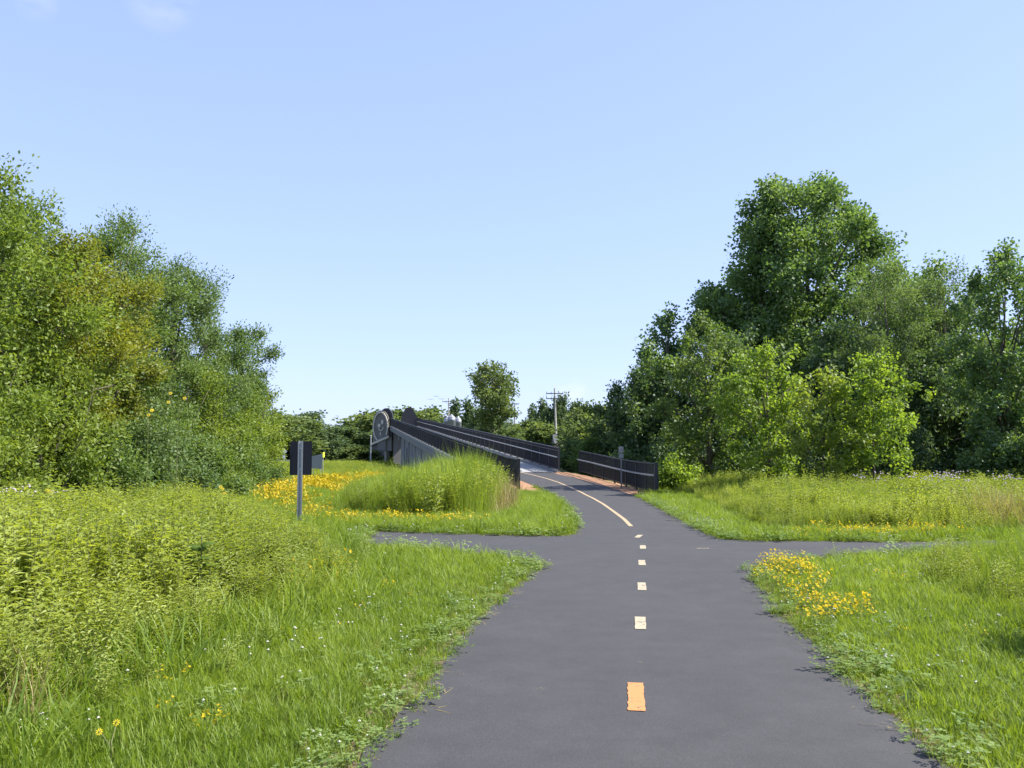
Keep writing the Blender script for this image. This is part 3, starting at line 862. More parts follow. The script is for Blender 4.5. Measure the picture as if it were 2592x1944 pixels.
def tree(name, label, cat, x, y, h, r, mat, profile='oval', base=0.12, sprays=200, leaves=60, leaf=0.13, spray_r=0.55, group=None,
         seed=None, lob=0.28, asp=0.62, trunk_r=None, gaps=0.0, lean=(0, 0), limbs=14, shell=0.45, stems=1, dens=1.5, bough=6.0, loose=.42):
    rng = np.random.default_rng(seed if seed is not None else int(abs(x * 131 + y * 17)) + 5)
    t = empty(name, (x, y, float(terrain(x, y)) - 0.05), float(rng.uniform(0, 6.28)))
    t.rotation_euler.z = 0
    tag(t, label, cat, group)
    z0 = h * base
    S, D, V, Q, tint = crown_arrays(h, r, z0, profile, sprays, leaves, leaf, spray_r, rng, lob, shell, asp, gaps, dens, bough, loose)
    V[:, 0] += lean[0] * (V[:, 2] / h) ** 1.5; V[:, 1] += lean[1] * (V[:, 2] / h) ** 1.5
    S[:, 0] += lean[0] * (S[:, 2] / h) ** 1.5
    cm = np_mesh('crown', V, Q, mat, tint)
    link('crown', cm, t)
    tr_ = trunk_r or (0.016 * h + 0.03)
    b = MB()
    for st in range(stems):
        ox = rng.normal(0, r * .22) if stems > 1 else 0; oy = rng.normal(0, r * .2) if stems > 1 else 0
        pts = []
        for k in range(7):
            f = k / 6 * 0.86
            pts.append((ox * f * 2 + rng.normal(0, .012 * h * f) + lean[0] * f ** 1.5, oy * f * 2 + rng.normal(0, .012 * h * f), h * f))
        b.tube(pts, [tr_ * (1.25 if k == 0 else 1.0) * (1 - 0.87 * k / 6) for k in range(7)], 8)
    pick = rng.choice(len(S), min(limbs, len(S)), replace=False)
    for k in pick:
        e = S[k]; zb = max(0.12 * h, e[2] * 0.62 - 0.1 * h * rng.uniform(0, 1)); zb = min(zb, h * .8)
        f = zb / h
        s0 = np.array([pts[0][0] + lean[0] * f ** 1.5, 0, zb])
        m1 = s0 * 0.5 + e * 0.5 + np.array([0, 0, 0.06 * h])
        rr = tr_ * 0.42 * (1 - 0.6 * f)
        b.tube([tuple(s0), tuple(m1), tuple(e)], [rr, rr * .65, rr * .25], 5)
    for k in range(len(S)):                                 # a twig through every spray of leaves
        a_, d_ = S[k] - D[k] * spray_r * 1.3, S[k] + D[k] * spray_r * .75
        b.tube([tuple(a_), tuple(d_)], [.0035 + tr_ * .05, .002], 3, cap=False)
    b.build('trunk', M['bark'], t, True)
    return t

# left row ---------------------------------------------------------------
LR = 'trees in the row along the left edge'
tree('tree', 'tallest bright green tree at the left edge of the view', 'tree', -14.2, 22.0, 9.6, 3.0, G['bright'], 'broad', .12, 561, 70, .125, 0.57, LR, asp=.5, dens=1.6, bough=11, loose=.26)
tree('tree', 'green tree standing behind the tallest left one, wispy top', 'tree', -14.9, 26.5, 9.3, 2.5, G['mid'], 'oval', .15, 391, 60, .12, 0.51, LR, asp=.5, dens=1.6, bough=11, loose=.26)
tree('tree', 'golden yellow leaved tree among the green left row', 'tree', -12.1, 25.0, 7.9, 1.9, G['golden'], 'oval', .22, 340, 55, .12, 0.45, LR, asp=.5, dens=1.6, bough=11, loose=.26)
tree('tree', 'green tree with pointed top right of the golden one', 'tree', -13.7, 30.5, 9.9, 2.3, G['mid'], 'oval', .12, 425, 65, .12, 0.51, LR, asp=.45, dens=1.6, bough=11, loose=.26)
tree('tree', 'bluish green tree with rounded shoulder, middle of the left row', 'tree', -13.2, 34.5, 9.3, 2.2, G['bluish'], 'broad', .12, 425, 65, .12, 0.53, LR, asp=.45, dens=1.6, bough=11, loose=.26)
tree('tree', 'green tree stepping down beside the bluish one', 'tree', -13.2, 38.0, 8.0, 1.9, G['mid'], 'broad', .12, 340, 60, .12, 0.51, LR, asp=.45, dens=1.6, bough=11, loose=.26)
tree('tree', 'thin topped tree with wispy airy crown near the end of the left row', 'tree', -13.2, 43.5, 7.9, 1.7, G['bluish'], 'fan', .2, 161, 45, .16, 0.41, LR, asp=.45, gaps=.15, dens=2.2, bough=7, loose=.3)
tree('tree', 'yellow green round tree at the far end of the left row', 'tree', -13.9, 46.5, 5.7, 1.7, G['yellowgreen'], 'oval', .08, 255, 55, .15, 0.41, LR)
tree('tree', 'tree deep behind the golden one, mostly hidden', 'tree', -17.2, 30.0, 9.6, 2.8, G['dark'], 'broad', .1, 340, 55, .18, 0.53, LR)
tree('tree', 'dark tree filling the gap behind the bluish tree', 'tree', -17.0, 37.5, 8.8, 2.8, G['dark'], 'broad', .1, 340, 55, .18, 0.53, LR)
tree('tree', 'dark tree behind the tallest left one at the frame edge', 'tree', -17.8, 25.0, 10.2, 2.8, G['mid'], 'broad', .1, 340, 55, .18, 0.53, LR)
LS = 'bushes under the left row of trees'
for (x, y, h, r, mt, lab) in (
    (-11.9, 19.3, 4.4, 1.7, 'yellowgreen', 'yellow green bush at the left edge below the tallest tree'),
    (-11.6, 22.6, 4.3, 1.7, 'yellowgreen', 'large yellow green bush below the golden tree'),
    (-12.2, 26.2, 5.2, 1.9, 'bluish', 'bluish green bush right of the large yellow green one'),
    (-11.9, 29.8, 4.6, 1.8, 'mid', 'mid green bush under the pointed top tree'),
    (-12.0, 33.6, 5.0, 1.9, 'yellowgreen', 'yellow green bush under the bluish tree'),
    (-12.5, 37.6, 5.4, 1.8, 'bright', 'bright green tall bush under the stepped tree'),
    (-12.7, 41.8, 5.2, 1.6, 'yellowgreen', 'yellow green bush in front of the wispy tree'),
    (-13.6, 44.6, 4.8, 1.5, 'yellowgreen', 'yellow green bush closing the far end of the row'),
    (-10.9, 24.4, 2.5, 1.2, 'mid', 'low dense bush in front of the bluish green bush'),
    (-11.0, 27.9, 2.4, 1.2, 'bluish', 'low bluish bush at the meadow edge, left of middle'),
    (-11.0, 31.7, 2.4, 1.2, 'mid', 'low mid green bush at the meadow edge behind the tall meadow'),
    (-11.1, 35.8, 2.3, 1.2, 'mid', 'low green bush at the meadow edge near the flower field'),
    (-12.1, 40.2, 2.1, 1.1, 'bluish', 'lowest bush beside the yellow flower field')):
    tree('bush', lab, 'bush', x, y, h, r, G[mt], 'bush', .03, int(130 * r), 58, .115, .42, LS, asp=.55, dens=1.4, bough=10, loose=.24, limbs=7, stems=3, trunk_r=.04, lob=.2)

# right group ------------------------------------------------------------
RG = 'trees in the wood at right'
tree('cottonwood', 'tallest dark cottonwood towering over the right wood', 'tree', 19.4, 58.0, 20.4, 6.4, G['cotton'], 'broad', .10, 700, 80, .24, .85, RG, asp=.85, lob=.14, limbs=26, seed=417, bough=8)
tree('cottonwood', 'second peak just left of the tallest cottonwood', 'tree', 16.9, 57.0, 19.4, 3.1, G['cotton'], 'cone', .2, 260, 70, .25, .8, RG, asp=.85)
tree('ash_tree', 'finer leaved grey green tree right of the tallest cottonwood', 'tree', 20.6, 48.5, 12.2, 3.3, G['bluish'], 'broad', .1, 300, 75, .17, .62, RG, asp=.4)
tree('ash_tree', 'slim grey green tree between the ash and the airy poplar', 'tree', 24.2, 49.0, 12.0, 2.7, G['bluish'], 'broad', .1, 190, 65, .17, .6, RG, asp=.4)
tree('poplar', 'airy poplar with sky gaps at the right edge, dark trunk', 'tree', 22.6, 40.5, 11.2, 1.9, G['cotton'], 'oval', .10, 230, 55, .17, .5, RG, asp=.85, gaps=.12, trunk_r=.16, limbs=12)
tree('cottonwood', 'dark left shoulder tree below the second peak', 'tree', 13.6, 57.0, 13.4, 2.9, G['cotton'], 'broad', .08, 260, 70, .24, .75, RG, asp=.85)
tree('cottonwood', 'dark tree left of the shoulder tree with two tufts on top', 'tree', 9.7, 55.0, 10.2, 2.3, G['cotton'], 'broad', .06, 190, 65, .22, .65, RG, asp=.85)
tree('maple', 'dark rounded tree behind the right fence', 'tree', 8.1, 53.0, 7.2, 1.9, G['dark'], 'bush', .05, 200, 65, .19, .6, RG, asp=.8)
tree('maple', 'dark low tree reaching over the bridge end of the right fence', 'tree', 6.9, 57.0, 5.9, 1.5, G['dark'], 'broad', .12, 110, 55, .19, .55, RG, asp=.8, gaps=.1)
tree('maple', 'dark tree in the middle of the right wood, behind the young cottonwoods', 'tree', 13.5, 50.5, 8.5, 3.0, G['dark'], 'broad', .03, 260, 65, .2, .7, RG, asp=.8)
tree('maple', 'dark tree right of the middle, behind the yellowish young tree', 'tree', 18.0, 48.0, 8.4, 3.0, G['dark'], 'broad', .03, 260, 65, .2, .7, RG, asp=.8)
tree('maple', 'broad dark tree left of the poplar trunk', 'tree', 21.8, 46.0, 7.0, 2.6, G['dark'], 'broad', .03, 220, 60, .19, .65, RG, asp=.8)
tree('maple', 'mid green tree behind the poplar at the right edge', 'tree', 27.5, 46.5, 8.8, 2.9, G['mid'], 'broad', .03, 220, 60, .19, .65, RG, asp=.7)
tree('cottonwood', 'tall tree far behind the ash, seen through its top', 'tree', 26.6, 61.0, 15.0, 3.4, G['cotton'], 'broad', .05, 260, 60, .25, .8, RG, asp=.85)
tree('cottonwood', 'full dark tree filling the skyline between ash and poplar', 'tree', 25.6, 52.0, 13.0, 3.0, G['cotton'], 'broad', .05, 260, 60, .22, .8, RG, asp=.8)
YG = 'young cottonwoods in front of the right wood'
tree('young_cottonwood', 'tallest young cottonwood, just right of the fence end', 'tree', 9.1, 41.0, 8.1, 1.95, G['lit'], 'oval', .05, 260, 46, .15, .40, YG, asp=.85, dens=1.15, lob=.4)
tree('young_cottonwood', 'bright young cottonwood second from the fence', 'tree', 10.4, 36.0, 6.2, 1.55, G['young'], 'oval', .04, 200, 40, .14, .34, YG, asp=.85, dens=1.1, lob=.42)
tree('young_cottonwood', 'short yellowish young cottonwood in the middle of the row', 'tree', 11.6, 33.2, 4.75, 1.4, G['yellow_young'], 'oval', .08, 140, 36, .13, .31, YG, asp=.85, trunk_r=.05, dens=1.05, lob=.45)
tree('young_cottonwood', 'bright young cottonwood farthest right with bare dark trunk', 'tree', 13.4, 33.0, 5.25, 1.5, G['young'], 'oval', .14, 165, 38, .14, .33, YG, asp=.85, trunk_r=.06, dens=1.05, lob=.42)
RS = 'bushes at the foot of the right wood'
for (x, y, h, r, mt, lab) in (
    (11.9, 44.0, 3.4, 1.7, 'cotton', 'green bush between the two tallest young cottonwoods'),
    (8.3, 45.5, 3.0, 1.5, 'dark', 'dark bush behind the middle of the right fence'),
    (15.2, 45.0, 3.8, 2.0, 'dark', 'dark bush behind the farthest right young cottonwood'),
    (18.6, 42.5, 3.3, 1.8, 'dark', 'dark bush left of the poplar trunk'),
    (21.3, 39.0, 2.6, 1.3, 'cotton', 'green bush at the poplar foot'),
    (23.2, 37.5, 3.8, 1.7, 'mid', 'light green bush at the right edge below the poplar'),
    (24.8, 42.0, 5.2, 2.0, 'mid', 'tall light bush behind the poplar foot'),
    (5.2, 57.5, 2.6, 1.3, 'mid', 'bush filling the gap between fence and railing'),
    (4.2, 60.5, 2.4, 1.4, 'dark', 'dark bush beyond the gap, against the railing'),
    (6.4, 50.2, 1.9, 1.0, 'dark', 'low dark bush just behind the far end of the right fence'),
    (7.3, 39.6, 1.5, .9, 'young', 'low bright shrub beside the near post of the right fence')):
    tree('bush', lab, 'bush', x, y, h, r, G[mt], 'bush', .02, int(75 * r) + 20, 55, .15, .45, RS, asp=.75, limbs=6, stems=3, trunk_r=.04, lob=.2)
tree('bush', 'low round bush beside the trail, outside the right edge', 'bush', 5.6, 7.6, 1.7, .6, G['mid'], 'bush', .05, 70, 45, .08, .2, None, limbs=5, stems=3, trunk_r=.02)

# far trees --------------------------------------------------------------
FG = 'distant trees beyond the bridge'
tree('tree', 'tall lone tree standing above the railing with bare lower trunk', 'tree', -2.9, 140, 15.8, 3.6, G['far'], 'oval', .40, 200, 40, .42, 1.0, FG, asp=.8, gaps=.1, trunk_r=.3, limbs=26, dens=1.0, lob=.35)
protos = []
for k, (prof, mt) in enumerate((('broad', 'far'), ('oval', 'far_dark'), ('cone', 'far_dark'), ('bush', 'far'))):
    rng = np.random.default_rng(90 + k)
    S, D, V_, Q_, ti = crown_arrays(10, 3.6, 0.3, prof, 170, 36, .55, 1.15, rng, .3, .4, .75)
    cm = np_mesh('crown', V_, Q_, G[mt], ti)
    b = MB(); b.tube([(0, 0, 0), (.1, 0, 4), (0, .1, 8.6)], [.28, .2, .05], 7)
    tm = b.mesh('trunk', M['bark'], True)
    protos.append((cm, tm))
def far_tree(k, x, y, h, w, label, rz=0.0):
    t = empty('tree', (x, y, float(terrain(x, y)) - .1), rz)
    tag(t, label, 'tree', FG)
    t.scale = (w / 3.6, w / 3.6, h / 10)
    link('crown', protos[k][0], t); link('trunk', protos[k][1], t)
for (k, px, d, topy, w, lab) in (
    (0, 606, 150, 893, 6.0, 'rounded tree at the far end of the left row, nearest the bright bush'),
    (1, 650, 158, 898, 5.0, 'dark sloping tree behind the black sign'),
    (0, 712, 170, 950, 4.5, 'low tree in the dip of the skyline, right of the black sign'),
    (1, 752, 165, 925, 5.0, 'tree with small peak left of the thin pole'),
    (0, 800, 175, 893, 7.0, 'broad olive tree directly behind the medallion'),
    (0, 735, 158, 960, 4.0, 'light green bush like tree low behind the grey sign'),
    (3, 775, 150, 965, 4.0, 'low light green tree left of the pylon'),
    (0, 868, 240, 888, 9.0, 'olive tree between the medallion and the right arch panel'),
    (0, 925, 245, 886, 9.0, 'light olive tree right of the arch panel'),
    (2, 985, 200, 872, 4.2, 'dark pointed tree behind the first crossarm pole'),
    (2, 1008, 195, 872, 4.0, 'dark pointed tree left of the lone tall tree'),
    (1, 1050, 165, 890, 3.6, 'dark tree at the foot of the lone tall tree, left side'),
    (3, 1095, 120, 930, 3.2, 'light bush like tree under the lone tall tree'),
    (2, 1150, 205, 882, 3.2, 'pale pointed tree right of the two armed pole'),
    (2, 1172, 190, 872, 3.2, 'pale twin pointed tree left of the tallest pole'),
    (1, 1205, 175, 865, 2.6, 'dark round headed tree right behind the tallest pole'),
    (1, 1240, 180, 878, 3.0, 'dark small headed tree right of the tallest pole'),
    (0, 1150, 152, 912, 5.2, 'olive broad tree behind the railing, left of the tallest pole'),
    (0, 1195, 150, 922, 4.2, 'olive lower tree at the foot of the tallest pole'),
    (0, 1285, 92, 876, 3.2, 'light green tree left of the dark maple'),
    (3, 1262, 84, 925, 2.4, 'light green low tree beside the brown house'),
    (0, 1330, 88, 890, 3.4, 'green tree behind the dark fence maple'),
    (3, 1238, 72, 985, 1.4, 'low bush like tree in front of the house, behind the fence gap')):
    x = (px - 1106) * d / 1916.0
    far_tree(k, x, d, (1.7 + (980 - topy) * d / 1916.0) * 1.02, w, lab, (px * 0.7) % 6.28)
# low growth at the wood's edge and the wood far behind, one mass
def wood(name, items, mat, label, leaf):
    Vs, Qs, Ts, n0 = [], [], [], 0
    for k, (x, y, h, w) in enumerate(items):
        rng = np.random.default_rng(300 + k)
        S, D, V_, Q_, ti = crown_arrays(h, w, .2, ('broad', 'oval', 'broad', 'cone')[k % 4], 90, 30, leaf, w * .3, rng, .3, .4, .75)
        V_ = V_ + np.array([x, y, 0]); Vs.append(V_); Qs.append(Q_ + n0); n0 += len(V_); Ts.append(ti * .8 + rng.uniform(0, .2))
    tag(link(name, np_mesh(name, np.concatenate(Vs), np.concatenate(Qs), mat, np.concatenate(Ts))), label, kind='stuff')
rw = np.random.default_rng(5)
items = [(x + rw.uniform(-3, 3), 290 + rw.uniform(-18, 18), rw.uniform(10, 14.5) * (1 - .25 * math.exp(-((x + 62) / 10) ** 2)), rw.uniform(5, 7.5)) for x in np.arange(-190, 150, 6.5)]
wood('distant_woods', items, G['far_dark'], 'continuous dark far wood closing the horizon', .8)
items = [(x + rw.uniform(-1, 1), 152 + rw.uniform(-1, 3), rw.uniform(2.0, 3.6), rw.uniform(1.8, 2.6)) for x in np.arange(-75, -20, 2.6)]
wood('undergrowth', items, G['far_dark'], 'low dark undergrowth beyond the far road at left', .4)

# ------------------------------------------------------------------ grasses and flowers (instanced, uncountable)
def inside(poly, x, y):
    poly = np.asarray(poly); r = np.zeros(len(x), bool)
    x0, y0 = poly[-1]
    for x1, y1 in poly:
        c = ((y1 > y) != (y0 > y)) & (x < (x0 - x1) * (y - y1) / (y0 - y1 + 1e-12) + x1)
        r ^= c; x0, y0 = x1, y1
    return r
PP = np.array(PATH_POLY)
RAMP = np.array(list(RL) + list(RR[::-1]))
SHL = np.array([(1.66, 36.2), (0.6, 36.6), (0.2, 38.5), (-.1, 40.5), (-.6, 43), (-1.2, 47), (-2.0, 51), (0, 51)])
SHR = np.array([(4.7, 36.1), (5.1, 35.8), (6.2, 38.2), (6.0, 40.5), (5.5, 43), (5.2, 45), (4.7, 47), (4.2, 49), (3.1, 52), (2, 52)])
def seg_dist(poly, x, y):
    """distance to a polyline"""
    p = np.asarray(poly); best = np.full(len(x), 1e9)
    for a, c in zip(p[:-1], p[1:]):
        d = c - a; L2 = (d ** 2).sum() + 1e-9
        t = np.clip(((x - a[0]) * d[0] + (y - a[1]) * d[1]) / L2, 0, 1)
        best = np.minimum(best, np.hypot(x - a[0] - t * d[0], y - a[1] - t * d[1]))
    return best
def paved(x, y): return inside(PP, x, y) | inside(RAMP, x, y) | inside(SHL, x, y) | inside(SHR, x, y)
def sample(poly, n, rng, off_path=True, fov=True):
    poly = np.asarray(poly)
    lo, hi = poly.min(0), poly.max(0)
    x = rng.uniform(lo[0], hi[0], n); y = rng.uniform(lo[1], hi[1], n)
    k = inside(poly, x, y)
    if fov: k &= np.abs(x) < 0.66 * y + 2.2
    x, y = x[k], y[k]
    if off_path:
        k = ~paved(x, y); x, y = x[k], y[k]
    return x, y
def area_count(poly, dens):
    lo, hi = np.asarray(poly).min(0), np.asarray(poly).max(0)
    return int((hi - lo).prod() * dens)

def scatter(name, label, variants, x, y, scale, hue, rng, lean=0.12, dz=0.0, zs=None):
    n = len(x)
    z = terrain(x, y) + dz
    me = bpy.data.meshes.new(name)
    me.vertices.add(n); me.vertices.foreach_set('co', np.stack([x, y, z], 1).astype(np.float32).ravel())
    def attr(nm, typ, val, key='value'):
        a = me.attributes.new(nm, typ, 'POINT'); a.data.foreach_set(key, val)
    rot = np.stack([rng.normal(0, lean, n), rng.normal(0, lean, n), rng.uniform(0, 2 * PI, n)], 1).astype(np.float32)
    sc = np.stack([scale, scale, scale if zs is None else scale * zs], 1).astype(np.float32)
    attr('turn', 'FLOAT_VECTOR', rot.ravel(), 'vector')
    attr('size', 'FLOAT_VECTOR', sc.ravel(), 'vector')
    attr('kindex', 'INT', rng.integers(0, len(variants), n).astype(np.int32))
    attr('hue', 'FLOAT', np.clip(hue, 0, 1).astype(np.float32))
    o = link(name, me)
    tag(o, label, kind='stuff')
    ng = bpy.data.node_groups.new(name, 'GeometryNodeTree')
    ng.interface.new_socket('Geometry', in_out='INPUT', socket_type='NodeSocketGeometry')
    ng.interface.new_socket('Geometry', in_out='OUTPUT', socket_type='NodeSocketGeometry')
    N_, L_ = ng.nodes, ng.links
    gi, go = N_.new('NodeGroupInput'), N_.new('NodeGroupOutput')
    iop = N_.new('GeometryNodeInstanceOnPoints')
    jn = N_.new('GeometryNodeJoinGeometry')
    for v in variants:
        oi = N_.new('GeometryNodeObjectInfo'); oi.inputs['Object'].default_value = v
        oi.transform_space = 'ORIGINAL'
        g2 = N_.new('GeometryNodeGeometryToInstance')
        L_.new(oi.outputs['Geometry'], g2.inputs[0]); L_.new(g2.outputs[0], jn.inputs[0])
    def named(nm, typ):
        a = N_.new('GeometryNodeInputNamedAttribute'); a.data_type = typ; a.inputs['Name'].default_value = nm
        return a.outputs['Attribute']
    L_.new(gi.outputs[0], iop.inputs['Points']); L_.new(jn.outputs[0], iop.inputs['Instance'])
    iop.inputs['Pick Instance'].default_value = True
    L_.new(named('kindex', 'INT'), iop.inputs['Instance Index'])
    e2r = N_.new('FunctionNodeEulerToRotation'); L_.new(named('turn', 'FLOAT_VECTOR'), e2r.inputs[0])
    L_.new(e2r.outputs[0], iop.inputs['Rotation'])
    L_.new(named('size', 'FLOAT_VECTOR'), iop.inputs['Scale'])
    L_.new(iop.outputs[0], go.inputs[0])
    md = o.modifiers.new('tufts', 'NODES'); md.node_group = ng
    return o

def raw(name, me):                       # geometry source for the scatters, not part of the scene
    return bpy.data.objects.new(name, me)

GR = {}
GR['short'] = leafy('short_grass_blades', (0.08, 0.15, 0.014), (0.22, 0.29, 0.032), 0.46, True, 0.05)
GR['tall'] = leafy('tall_grass_blades', (0.085, 0.15, 0.017), (0.235, 0.31, 0.042), 0.46, True, 0.05)
GR['forb'] = leafy('meadow_forb_leaves', (0.095, 0.15, 0.016), (0.29, 0.34, 0.055), 0.46, True, 0.07)
GR['clover'] = leafy('clover_leaves', (0.07, 0.145, 0.025), (0.21, 0.28, 0.085), 0.38, True, 0.06)
GR['straw'] = leafy('straw_blades', (0.20, 0.16, 0.07), (0.36, 0.30, 0.15), 0.3, True, 0.04)
GR['stalk'] = plain('plant_stalk', (0.12, 0.13, 0.04), 0.8)
GR['yellow'] = leafy('yellow_petals', (0.48, 0.33, 0.012), (0.62, 0.48, 0.02), 0.3, False, 0.03)
GR['field'] = leafy('field_flower_petals', (0.33, 0.24, 0.012), (0.46, 0.355, 0.018), 0.25, False, 0.03)
GR['bloom'] = plain('bloom_petals', (0.72, 0.56, 0.02), 0.7)
GR['white'] = plain('white_clover_heads', (0.36, 0.36, 0.28), 0.9)
GR['lilac'] = plain('pale_lilac_heads', (0.36, 0.31, 0.37), 0.9)

def blades(n, h, spread, w, curve, rng, seg=3, mat=0):
    V, Q, T = [], [], []
    for k in range(n):
        a = rng.uniform(0, 2 * PI); rr = spread * rng.uniform(0, 1) ** .6
        bx, by = rr * math.cos(a), rr * math.sin(a)
        d = rng.uniform(0, 2 * PI) if rng.uniform() < .5 else a
        hh = h * rng.uniform(.55, 1.1); cv = curve * hh * rng.uniform(.3, 1.3); ww = w * rng.uniform(.7, 1.3)
        s = d + PI / 2 + rng.uniform(-.5, .5)
        i0 = len(V); tv = rng.uniform(0, 1)
        for q_ in range(seg + 1):
            f = q_ / seg
            x = bx + math.cos(d) * cv * f ** 2; y = by + math.sin(d) * cv * f ** 2
            z = hh * (f - .18 * curve * f ** 3)
            wq = ww * (1 - f) ** .6 * .5 + 0.0004
            V += [(x - math.cos(s) * wq, y - math.sin(s) * wq, z), (x + math.cos(s) * wq, y + math.sin(s) * wq, z)]
        for q_ in range(seg):
            Q.append((i0 + 2*q_, i0 + 2*q_ + 1, i0 + 2*q_ + 3, i0 + 2*q_ + 2)); T.append(tv)
    return V, Q, T, [mat] * len(Q)

def leafy_stems(n, h, spread, rng, nl=26, ll=.085, lw=.016, mat=0, smat=1):
    """upright stems set all round with narrow leaves"""
    V, Q, T, Mi = [], [], [], []
    for k in range(n):
        a = rng.uniform(0, 2 * PI); rr = spread * rng.uniform(0, 1) ** .6
        b0 = np.array([rr * math.cos(a), rr * math.sin(a), 0]); hh = h * rng.uniform(.65, 1.1)
        ln = np.array([math.cos(a), math.sin(a), 0]) * hh * rng.uniform(0, .22)
        tv = rng.uniform(0, .5)
        s = .0035
        i0 = len(V); top = b0 + ln + np.array([0, 0, hh])
        for c in ((-s, 0), (s, 0), (0, s)):
            V.append(tuple(b0 + np.array([c[0], c[1], 0])))
        for c in ((-s, 0), (s, 0), (0, s)):
            V.append(tuple(top + np.array([c[0], c[1], 0]) * .5))
        for e in range(3):
            Q.append((i0+e, i0+(e+1) % 3, i0+3+(e+1) % 3, i0+3+e)); T.append(.4); Mi.append(smat)
        for q_ in range(nl):
            f = .18 + .82 * (q_ + rng.uniform(0, .8)) / nl
            p = b0 + ln * f + np.array([0, 0, hh * f])
            th = q_ * 2.4 + rng.uniform(-.4, .4)
            L = ll * (1.15 - .55 * f) * rng.uniform(.75, 1.25); el = rng.uniform(.15, .8)
            ax = np.array([math.cos(th) * math.cos(el), math.sin(th) * math.cos(el), math.sin(el)])
            sd = np.array([-math.sin(th), math.cos(th), 0]) * lw * rng.uniform(.7, 1.3)
            dr = np.array([0, 0, -.25 * L])
            i0 = len(V)
            V += [tuple(p), tuple(p + ax * L * .45 + sd), tuple(p + ax * L + dr), tuple(p + ax * L * .45 - sd)]
            Q.append((i0, i0+1, i0+2, i0+3)); T.append(min(1, tv + rng.uniform(0, .5))); Mi.append(mat)
    return V, Q, T, Mi

def cat_geo(*parts):
    V, Q, T, Mi = [], [], [], []
    for v, q_, t_, m_ in parts:
        n = len(V); V += list(v); Q += [tuple(i + n for i in f) for f in q_]; T += list(t_); Mi += list(m_)
    return V, Q, T, Mi
def discs(n, zlo, zhi, spread, r, rng, mat, petals=6):
    """small flower heads of a few petals, tilted"""
    V, Q, T, Mi = [], [], [], []
    for k in range(n):
        a = rng.uniform(0, 2 * PI); rr = spread * rng.uniform(0, 1) ** .5
        c = np.array([rr * math.cos(a), rr * math.sin(a), rng.uniform(zlo, zhi)])
        tl = rng.normal(0, .5, 2); q0 = rng.uniform(0, 6.28)
        for p in range(petals):
            t0 = q0 + 2 * PI * p / petals; w = 2 * PI / petals * .42
            def pt(ang, rad):
                x, y = math.cos(ang) * rad, math.sin(ang) * rad
                return tuple(c + np.array([x, y, x * tl[0] + y * tl[1] + rad * .3]))
            i0 = len(V); V += [tuple(c), pt(t0 - w, r * .7), pt(t0, r), pt(t0 + w, r * .7)]
            Q.append((i0, i0+1, i0+2, i0+3)); T.append(rng.uniform(0, 1)); Mi.append(mat)
    return V, Q, T, Mi
def heads(n, zlo, zhi, spread, r, rng, mat):
    """round flower heads on nothing but a thin stalk"""
    V, Q, T, Mi = [], [], [], []
    for k in range(n):
        a = rng.uniform(0, 2 * PI); rr = spread * rng.uniform(0, 1) ** .5
        c = np.array([rr * math.cos(a), rr * math.sin(a), rng.uniform(zlo, zhi)])
        i0 = len(V)
        V += [tuple(c + np.array(o)) for o in ((r,0,0), (0,r,0), (-r,0,0), (0,-r,0), (0,0,r*.8), (0,0,-r*.7))]
        for e in range(4):
            Q.append((i0+e, i0+(e+1) % 4, i0+4, i0+4)); Q.append((i0+(e+1) % 4, i0+e, i0+5, i0+5))
            T += [.5, .5]; Mi += [mat, mat]
        i0 = len(V); s = .0025
        V += [tuple(c + np.array((-s,0,0))), tuple(c + np.array((s,0,0))), (c[0]*.6+s, c[1]*.6, 0), (c[0]*.6-s, c[1]*.6, 0)]
        Q.append((i0, i0+1, i0+2, i0+3)); T.append(.5); Mi.append(0)
    return V, Q, T, Mi
def geo_mesh(name, geo, mats):
    V, Q, T, Mi = geo
    me = bpy.data.meshes.new(name)
    F = [f if f[2] != f[3] else f[:3] for f in Q]
    me.from_pydata(V, [], F)
    for m in mats: me.materials.append(m)
    me.polygons.foreach_set('material_index', Mi)
    a = me.attributes.new('tint', 'FLOAT', 'FACE'); a.data.foreach_set('value', np.array(T, np.float32))
    me.update()
    return raw(name, me)

